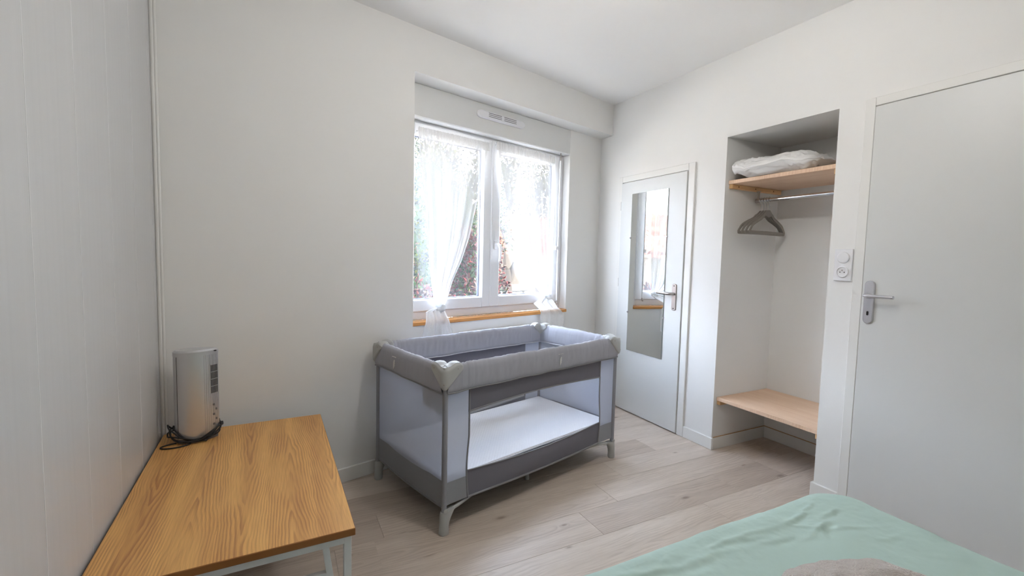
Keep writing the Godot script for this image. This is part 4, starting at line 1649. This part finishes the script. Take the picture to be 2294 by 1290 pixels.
func curtain(label: String, le: Array, re: Array, knot: Vector2, tl: Array, tr: Array, sd: int, hang: float) -> void:
	var t := thing("curtain", label, "curtain", Transform3D(), "sheer white curtains tied in knots")
	var nz := noise(sd, 1.0, 2)
	var top: float = le[0][1]
	var top_r: float = re[0][1]
	var bot: float = le[le.size() - 1][1]
	var zc := -0.168
	# from the header down to the knot
	var b := mb()
	var folds := 9.0
	b.grid(150, 110, func(u: float, v: float) -> Vector3:
		var y0 := lerpf(top, top_r, u)
		var y := lerpf(y0, bot, v)
		var l := edge_at(le, y)
		var r := edge_at(re, y)
		var k := clampf((y0 - y) / (y0 - bot), 0.0, 1.0)
		var ph := u * folds * TAU + 1.4 * nz.get_noise_2d(u * 5.0, 1.0) * 3.0
		# small gathers at the rod, larger folds below
		var w := 0.55 * sin(ph * 2.3) * exp(-k * 14.0) + (1.0 - exp(-k * 8.0)) * (0.6 * sin(ph) + 0.4 * sin(ph * 0.43 + 2.0)) + 0.5 * nz.get_noise_2d(u * 9.0, v * 1.2)
		var amp := lerpf(0.005, 0.011, smoothstep(0.0, 0.5, k)) + 0.006 * smoothstep(0.8, 1.0, k)
		var uu := u + 0.020 * sin(ph + 0.7) * (1.0 - exp(-k * 8.0)) * sin(PI * u)
		return Vector3(lerpf(l, r, uu), y, zc + w * amp + 0.012 * smoothstep(0.7, 1.0, k)), false, false, Vector2(3.0, 1.6))
	part("drop", b, M.voile, t)
	# ruffle and rod pocket
	b = mb()
	b.grid(160, 6, func(u: float, v: float) -> Vector3:
		var y := lerpf(top, top_r, u)
		var x := lerpf(edge_at(le, top), edge_at(re, top_r), u)
		return Vector3(x, y + 0.006 - v * 0.060 + 0.003 * nz.get_noise_2d(u * 60.0, 0.0) * (1.0 - v), zc + 0.006 + 0.004 * sin(u * 170.0 + 5.0 * nz.get_noise_2d(u * 9.0, 4.0)) * (0.4 + 0.6 * absf(v - 0.5))), false, false, Vector2(3.0, 0.1))
	part("heading", b, M.voile, t, "gathered rod pocket")
	b = mb()
	b.tube([Vector3(edge_at(le, top) - 0.008, top - 0.024, zc), Vector3(edge_at(re, top_r) + 0.008, top_r - 0.024, zc)], 0.0045, 10)
	part("rod", b, M.white_plastic, t, "thin white net rod")
	# knot: a wrapped band and a lump
	b = mb()
	var kc := Vector3(knot.x, knot.y, zc + 0.014)
	b.grid(40, 20, func(u: float, v: float) -> Vector3:
		var a := TAU * u
		var q := PI * (v - 0.5)
		var rr := 1.0 + 0.14 * nz.get_noise_2d(cos(a) * 2.0, q * 3.0 + 9.0) + 0.10 * sin(a * 3.0 + q * 4.0)
		return kc + Vector3(cos(a) * cos(q) * 0.040, sin(q) * 0.026 + 0.010 * cos(a), -sin(a) * cos(q) * 0.024) * rr, true, false)
	part("knot", b, M.voile, t, "bunched knot")
	# tail: flares out below the knot
	b = mb()
	var ty0: float = tl[0][1]
	var ty1: float = tl[tl.size() - 1][1]
	b.grid(100, 46, func(u: float, v: float) -> Vector3:
		var y := lerpf(ty0, ty1, v)
		var l := edge_at(tl, y)
		var r := edge_at(tr, y)
		var amp := lerpf(0.010, 0.020, v)
		var w := sin(u * TAU * 3.2 + 1.0) * 0.7 + 0.6 * nz.get_noise_2d(u * 4.0 + 3.0, v * 1.5)
		return Vector3(lerpf(l, r, u), y + 0.012 * nz.get_noise_2d(u * 5.0, 7.0) * v, lerpf(zc + 0.014, hang, smoothstep(0.0, 0.32, v)) + w * amp), false, false, Vector2(2.0, 0.5))
	part("tail", b, M.voile, t, "loose tail below the knot")


func build_curtains() -> void:
	curtain("sheer white curtain knotted over the sill on the casement without the handle",
		[[1.343, 2.079], [1.347, 2.038], [1.379, 1.746], [1.405, 1.56], [1.433, 1.277], [1.455, 1.051], [1.483, 0.935], [1.500, 0.905]],
		[[1.927, 2.081], [1.904, 2.005], [1.864, 1.807], [1.823, 1.651], [1.761, 1.402], [1.695, 1.235], [1.617, 1.095], [1.562, 0.956], [1.538, 0.905]],
		Vector2(1.520, 0.908),
		[[1.490, 0.925], [1.450, 0.915], [1.400, 0.900], [1.375, 0.826], [1.343, 0.735], [1.325, 0.62]],
		[[1.545, 0.925], [1.548, 0.895], [1.553, 0.866], [1.578, 0.779], [1.593, 0.712], [1.60, 0.62]], 51, -0.112)
	curtain("sheer white curtain knotted beside the crank rod on the casement with the handle",
		[[1.989, 2.105], [2.007, 2.076], [2.058, 1.848], [2.143, 1.558], [2.235, 1.351], [2.336, 1.16], [2.432, 1.03], [2.512, 0.961], [2.545, 0.935]],
		[[2.615, 2.097], [2.622, 1.893], [2.63, 1.611], [2.624, 1.364], [2.611, 1.151], [2.597, 0.972], [2.588, 0.935]],
		Vector2(2.566, 0.938),
		[[2.535, 0.955], [2.440, 0.935], [2.335, 0.912], [2.322, 0.852], [2.310, 0.756], [2.300, 0.63]],
		[[2.598, 0.955], [2.585, 0.920], [2.540, 0.878], [2.588, 0.823], [2.590, 0.769], [2.585, 0.63]], 63, 0.0)


# ---------------------------------------------------------------- garden
func foliage(b: MB, c: Vector3, r: Vector3, count: int, size: float, cols: Array, rnd: RandomNumberGenerator, shell := 0.55, floor_y := -0.1) -> void:
	for k in count:
		var d := Vector3(rnd.randfn(), rnd.randfn(), rnd.randfn()).normalized()
		var rad := pow(rnd.randf(), 0.4) * (1.0 - shell) + shell
		var lump := 0.82 + 0.24 * sin(d.x * 7.0 + c.x * 3.0) * sin(d.y * 6.0 + c.z) + 0.16 * sin(d.z * 11.0)
		var p := c + d * r * rad * lump
		if p.y < floor_y:
			continue
		var dir := (d * 0.7 + Vector3(rnd.randfn(), rnd.randfn() + 0.4, rnd.randfn()) * 0.6).normalized()
		var upv := Vector3(rnd.randfn(), rnd.randfn(), rnd.randfn()).normalized()
		var cc: Color = cols[rnd.randi() % cols.size()]
		cc = cc * rnd.randf_range(0.7, 1.2)
		b.leaf(p, dir, upv, size * rnd.randf_range(0.7, 1.3), size * rnd.randf_range(0.35, 0.5), Color(cc.r, cc.g, cc.b, 1))


func shrub(called: String, label: String, at_: Vector3, lobes: Array, cols: Array, tip_cols: Array, size: float, sd: int) -> void:
	var t := thing(called, label, "shrub", Transform3D(Basis(), at_))
	var r := RandomNumberGenerator.new()
	r.seed = sd
	var b := mb()
	for l in lobes:
		foliage(b, l[0], l[1], int(l[2]), size, cols, r, 0.45, 0.05)
		if tip_cols.size():
			foliage(b, l[0] + Vector3(0, l[1].y * 0.12, 0), l[1] * 1.04, int(l[2] * l[3]), size * 1.15, tip_cols, r, 0.88, 0.1)
	var f := part("foliage", b, M.leaf_mixed, t)
	f.set_meta("kind", "stuff")
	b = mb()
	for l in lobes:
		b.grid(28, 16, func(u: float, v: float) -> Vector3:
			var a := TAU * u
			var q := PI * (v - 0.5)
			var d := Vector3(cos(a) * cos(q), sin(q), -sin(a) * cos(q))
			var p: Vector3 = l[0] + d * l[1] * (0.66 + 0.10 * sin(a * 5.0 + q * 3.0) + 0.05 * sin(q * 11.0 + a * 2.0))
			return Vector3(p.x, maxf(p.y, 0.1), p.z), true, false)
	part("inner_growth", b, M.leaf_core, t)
	for l in lobes:
		for k in 3:
			b = mb()
			var foot := Vector3(l[0].x * 0.6 + r.randf_range(-0.1, 0.1), 0, l[0].z * 0.6)
			b.tube(smooth_path([foot, foot.lerp(l[0], 0.5) + Vector3(r.randf_range(-0.1, 0.1), 0, r.randf_range(-0.1, 0.1)), l[0] + Vector3(r.randf_range(-0.3, 0.3) * l[1].x, l[1].y * 0.5, 0)], 4), 0.014, 6)
			part("stem", b, M.bark, t)


func build_garden() -> void:
	var b := mb()
	b.span(Vector3(-20, -0.5, -26), Vector3(26, -0.12, -0.36))
	solo("ground", b, M.gravel, "pale gravel yard outside the window", "ground", Transform3D(), "structure")
	var green := [Color(0.13, 0.24, 0.05), Color(0.18, 0.32, 0.07), Color(0.24, 0.36, 0.09), Color(0.10, 0.19, 0.05)]
	var lime := [Color(0.38, 0.46, 0.08), Color(0.32, 0.44, 0.09), Color(0.48, 0.52, 0.13), Color(0.22, 0.34, 0.08)]
	var blue := [Color(0.10, 0.21, 0.12), Color(0.14, 0.28, 0.16), Color(0.18, 0.32, 0.14)]
	var red := [Color(0.74, 0.17, 0.18), Color(0.80, 0.26, 0.25), Color(0.82, 0.38, 0.37), Color(0.66, 0.13, 0.15), Color(0.84, 0.52, 0.44)]
	# low red-tipped hedge right under the window
	for k in 6:
		shrub("hedge_shrub", ["clipped red-leaved shrub at the far left end of the low hedge", "second red-leaved shrub of the low hedge outside", "red-leaved hedge shrub under the knotted left curtain", "red-leaved hedge shrub below the left casement", "red-leaved hedge shrub below the window handle", "red-leaved shrub at the tree end of the low hedge"][k],
			Vector3(-1.25 + k * 0.92, -0.12, -2.0), [[Vector3(0, 0.54, 0), Vector3(0.38, 0.48, 0.40), 900, 1.3]], green, red, 0.075, 100 + k)
	# taller shrubs behind
	shrub("tall_shrub", "tall lime-green shrub seen between curtain and left frame", Vector3(3.98, -0.12, -4.75), [[Vector3(0, 1.75, 0), Vector3(0.62, 1.35, 0.5), 2600, 0.5], [Vector3(0.0, 0.8, 0.1), Vector3(0.5, 0.7, 0.5), 1000, 0.2]], lime + blue, lime, 0.085, 201)
	shrub("dark_shrub", "bluish green shrub behind the far end of the low hedge", Vector3(2.55, -0.12, -3.1), [[Vector3(0, 0.75, 0), Vector3(0.55, 0.80, 0.45), 1500, 0.15]], blue, [Color(0.55, 0.25, 0.2)], 0.07, 204)
	shrub("flowering_shrub", "bushy shrub with many pink-red young leaves beside the mullion", Vector3(4.42, -0.12, -3.55), [[Vector3(0, 0.92, 0), Vector3(0.46, 0.80, 0.45), 2600, 1.1]], green + blue, red, 0.08, 202)
	shrub("lime_shrub", "airy yellow-green shrub rising behind the pink-leaved shrub", Vector3(5.75, -0.12, -5.9), [[Vector3(0, 1.9, 0), Vector3(0.55, 1.15, 0.5), 2600, 0.5], [Vector3(-0.6, 2.7, -0.3), Vector3(0.6, 0.9, 0.4), 1400, 0.5]], lime, lime, 0.085, 203)
	# tree
	var t := thing("garden_tree", "bare forked tree trunk with pale bark outside the right casement", "tree")
	var tz := -5.0
	var limbs := [
		[[Vector3(6.43, -0.15, tz), Vector3(6.40, 0.44, tz), Vector3(6.36, 0.80, tz), Vector3(6.33, 1.00, tz)], [0.13, 0.115, 0.105, 0.09]],
		[[Vector3(6.40, 0.72, tz + 0.02), Vector3(6.52, 0.95, tz), Vector3(6.66, 1.13, tz - 0.02), Vector3(6.60, 1.24, tz), Vector3(6.47, 1.45, tz), Vector3(6.33, 1.72, tz), Vector3(6.17, 1.98, tz), Vector3(6.02, 2.3, tz), Vector3(5.9, 2.8, tz - 0.1)], [0.075, 0.085, 0.09, 0.085, 0.08, 0.078, 0.075, 0.06, 0.035]],
		[[Vector3(6.34, 0.95, tz), Vector3(6.25, 1.15, tz + 0.05), Vector3(6.20, 1.36, tz + 0.1), Vector3(6.08, 1.52, tz + 0.1), Vector3(5.96, 1.72, tz + 0.1)], [0.06, 0.034, 0.027, 0.022, 0.014]],
		[[Vector3(6.15, 2.0, tz), Vector3(6.5, 2.5, tz), Vector3(7.0, 3.0, tz - 0.2)], [0.06, 0.045, 0.02]],
	]
	for l in limbs:
		var pts := smooth_path(l[0], 5)
		var rad := []
		for k in pts.size():
			var q: float = float(k) / (pts.size() - 1) * (l[1].size() - 1)
			var i := mini(int(q), l[1].size() - 2)
			rad.append(lerpf(l[1][i], l[1][i + 1], q - i))
		b = mb()
		b.tube(pts, rad, 12)
		part("branch" if l != limbs[0] else "trunk", b, M.bark, t)
	var r := RandomNumberGenerator.new()
	r.seed = 77
	b = mb()
	for q in [[Vector3(6.05, 2.3, tz + 0.2), Vector3(0.32, 0.55, 0.35), 300], [Vector3(6.0, 2.95, tz + 0.2), Vector3(0.7, 0.5, 0.4), 700], [Vector3(6.8, 3.2, tz), Vector3(1.0, 0.6, 0.7), 800], [Vector3(6.15, 1.75, tz + 0.25), Vector3(0.16, 0.28, 0.2), 90], [Vector3(5.98, 1.50, tz + 0.2), Vector3(0.14, 0.2, 0.2), 60]]:
		foliage(b, q[0], q[1], q[2], 0.085, green + lime, r, 0.2, 0.0)
	var f := part("leaves", b, M.leaf_mixed, t)
	f.set_meta("kind", "stuff")
	# big trees beyond the outbuilding
	var names := ["broad pale green tree beyond the tiled outbuilding, nearest the mirror side", "tall pale tree beyond the outbuilding, behind the left casement", "tall bright green tree beyond the outbuilding, behind the window mullion", "dense green tree beyond the outbuilding, behind the right casement", "broad tree beyond the gate pier end of the outbuilding"]
	for k in 5:
		var p := Vector3(3.2 + k * 4.3, -0.12, -17.0 - (k % 2) * 1.0)
		var bt := thing("background_tree", names[k], "tree", Transform3D(Basis(), p), "trees beyond the outbuilding")
		b = mb()
		b.tube([Vector3(0, 0, 0), Vector3(0.05, 2.0, 0), Vector3(0, 4.5, 0)], [0.22, 0.18, 0.1], 10)
		part("trunk", b, M.bark, bt)
		var r2 := RandomNumberGenerator.new()
		r2.seed = 300 + k
		b = mb()
		foliage(b, Vector3(0, 4.4, 0), Vector3(2.15, 3.6, 1.6), 5200, 0.26, lime + green + [Color(0.55, 0.6, 0.3)], r2, 0.35, 0.3)
		f = part("crown", b, M.leaf_mixed, bt)
		f.set_meta("kind", "stuff")
	# outbuilding with a tile roof along the back of the yard
	var h := thing("outbuilding", "low pale outbuilding with a red tile roof across the yard", "building", Transform3D(Basis(), Vector3(0, -0.12, -9.0)))
	b = mb()
	b.span(Vector3(-7.5, 0, -4.4), Vector3(15, 1.55, 0), 0.02)
	part("wall", b, M.render_cream, h)
	b = mb()
	b.face([Vector3(-7.7, 1.55, 0.22), Vector3(15.2, 1.55, 0.22), Vector3(15.2, 3.0, -2.9), Vector3(-7.7, 3.0, -2.9)], Vector3(0, 1, 1))
	b.face([Vector3(-7.7, 1.47, 0.22), Vector3(15.2, 1.47, 0.22), Vector3(15.2, 1.55, 0.22), Vector3(-7.7, 1.55, 0.22)], Vector3(0, 0, 1))
	b.face([Vector3(-7.7, 1.47, 0.22), Vector3(15.2, 1.47, 0.22), Vector3(15.2, 1.47, 0.0), Vector3(-7.7, 1.47, 0.0)], Vector3(0, -1, 0))
	b.face([Vector3(-7.7, 3.0, -2.9), Vector3(15.2, 3.0, -2.9), Vector3(15.2, 1.5, -5.0), Vector3(-7.7, 1.5, -5.0)], Vector3(0, 1, -1))
	b.face([Vector3(15.0, 1.55, 0), Vector3(15.0, 3.0, -2.9), Vector3(15.0, 1.5, -4.4)], Vector3(1, 0, 0))
	b.face([Vector3(-7.5, 1.55, 0), Vector3(-7.5, 3.0, -2.9), Vector3(-7.5, 1.5, -4.4)], Vector3(-1, 0, 0))
	var roof := part("roof", b, M.tile_pale, h)
	# half-round tiles: one by one where the mirror shows them, the rest joined
	var slope := Vector3(0, 1.45, -3.12)
	var tl := mb()
	tl.grid(6, 1, func(u: float, v: float) -> Vector3:
		var a := PI * (1.0 - u)
		var rr := lerpf(0.105, 0.085, v)
		return Vector3(cos(a) * rr, sin(a) * rr, 0) + slope.normalized() * (v * 0.47), false, false)
	var tile := tl.mesh()
	var rest := mb()
	for row in 8:
		for k in 104:
			var x := -7.6 + k * 0.22
			var p := Vector3(x, 1.57, 0.26) + slope * (row / 8.0)
			if x > -4.2 and x < -0.5:
				part("roof_tile", tile, M.tile_red if rng.randf() < 0.55 else M.tile_pale, roof, "", Transform3D(Basis(), p))
			else:
				rest.xf = Transform3D(Basis(), p)
				rest.grid(6, 1, func(u: float, v: float) -> Vector3:
					var a := PI * (1.0 - u)
					var rr := lerpf(0.105, 0.085, v)
					return Vector3(cos(a) * rr, sin(a) * rr, 0) + slope.normalized() * (v * 0.47), false, false)
	var rs := part("roof_tile_cover", rest, M.tile_red, roof)
	rs.set_meta("kind", "stuff")
	# low stone wall with a pale gate pier
	var sw := thing("stone_wall", "low grey dry-stone wall behind the tree trunk", "wall", Transform3D(Basis(), Vector3(7.95, -0.12, -6.4)))
	sw.set_meta("kind", "thing")
	for row in 4:
		var x := -0.5 + (0.13 if row % 2 else 0.0)
		while x < 0.22:
			var w := rng.randf_range(0.24, 0.42)
			b = mb(Transform3D(Basis(Vector3.UP, rng.randf_range(-0.05, 0.05)), Vector3(x + w / 2, 0.085 + row * 0.165, rng.randf_range(-0.02, 0.02))))
			b.box(Vector3.ZERO, Vector3(w - 0.014, 0.158, 0.30), 0.022)
			part("stone", b, M.stone_grey if rng.randf() < 0.6 else M.stone_pale, sw)
			x += w
	var gp := thing("gate_pier", "square cream gate pier beside the dry-stone wall", "pier", Transform3D(Basis(), Vector3(8.95, -0.12, -6.4)))
	b = mb()
	b.span(Vector3(-0.22, 0, -0.22), Vector3(0.22, 0.76, 0.22), 0.01)
	part("shaft", b, M.render_cream, gp)
	b = mb()
	b.span(Vector3(-0.26, 0.76, -0.26), Vector3(0.26, 0.83, 0.26), 0.012)
	part("capstone", b, M.stone_pale, gp)


# ---------------------------------------------------------------- ceiling lamp of the room, above the bed
func build_lamp() -> void:
	var t := thing("ceiling_lamp", "opal glass globe pendant hanging over the bed", "lamp", Transform3D(Basis(), LAMP_AT))
	var b := mb()
	b.lathe([[0.0, 0.0], [0.10, 0.0], [0.11, -0.006], [0.11, -0.02], [0.0, -0.02]], 32)
	part("ceiling_plate", b, M.gloss_white, t)
	var opal := mat("lamp_glow", rgb(245, 242, 236), 0.4)
	opal.emission_enabled = true
	opal.emission = LAMP_COLOR
	opal.emission_energy_multiplier = 2.0
	b = mb()
	var prof := []
	for k in 17:
		var a := PI * k / 16.0
		prof.append([maxf(sin(a) * 0.125, 0.0), -0.26 - cos(a) * 0.125])
	b.lathe(prof, 40)
	var cord := mb()
	cord.tube([Vector3(0, -0.018, 0), Vector3(0, -0.14, 0)], 0.004, 8)
	part("cord", cord, M.gloss_white, t)
	part("opal_glass", b, opal, t, "glowing opal glass globe")
	var l := OmniLight3D.new()
	l.name = "lamp_light"
	l.position = Vector3(0, -0.26, 0)
	l.light_color = LAMP_COLOR
	l.light_energy = LAMP_ENERGY
	l.light_size = 0.06
	l.omni_range = 12.0
	l.omni_attenuation = 2.0
	l.shadow_enabled = true
	t.add_child(l)
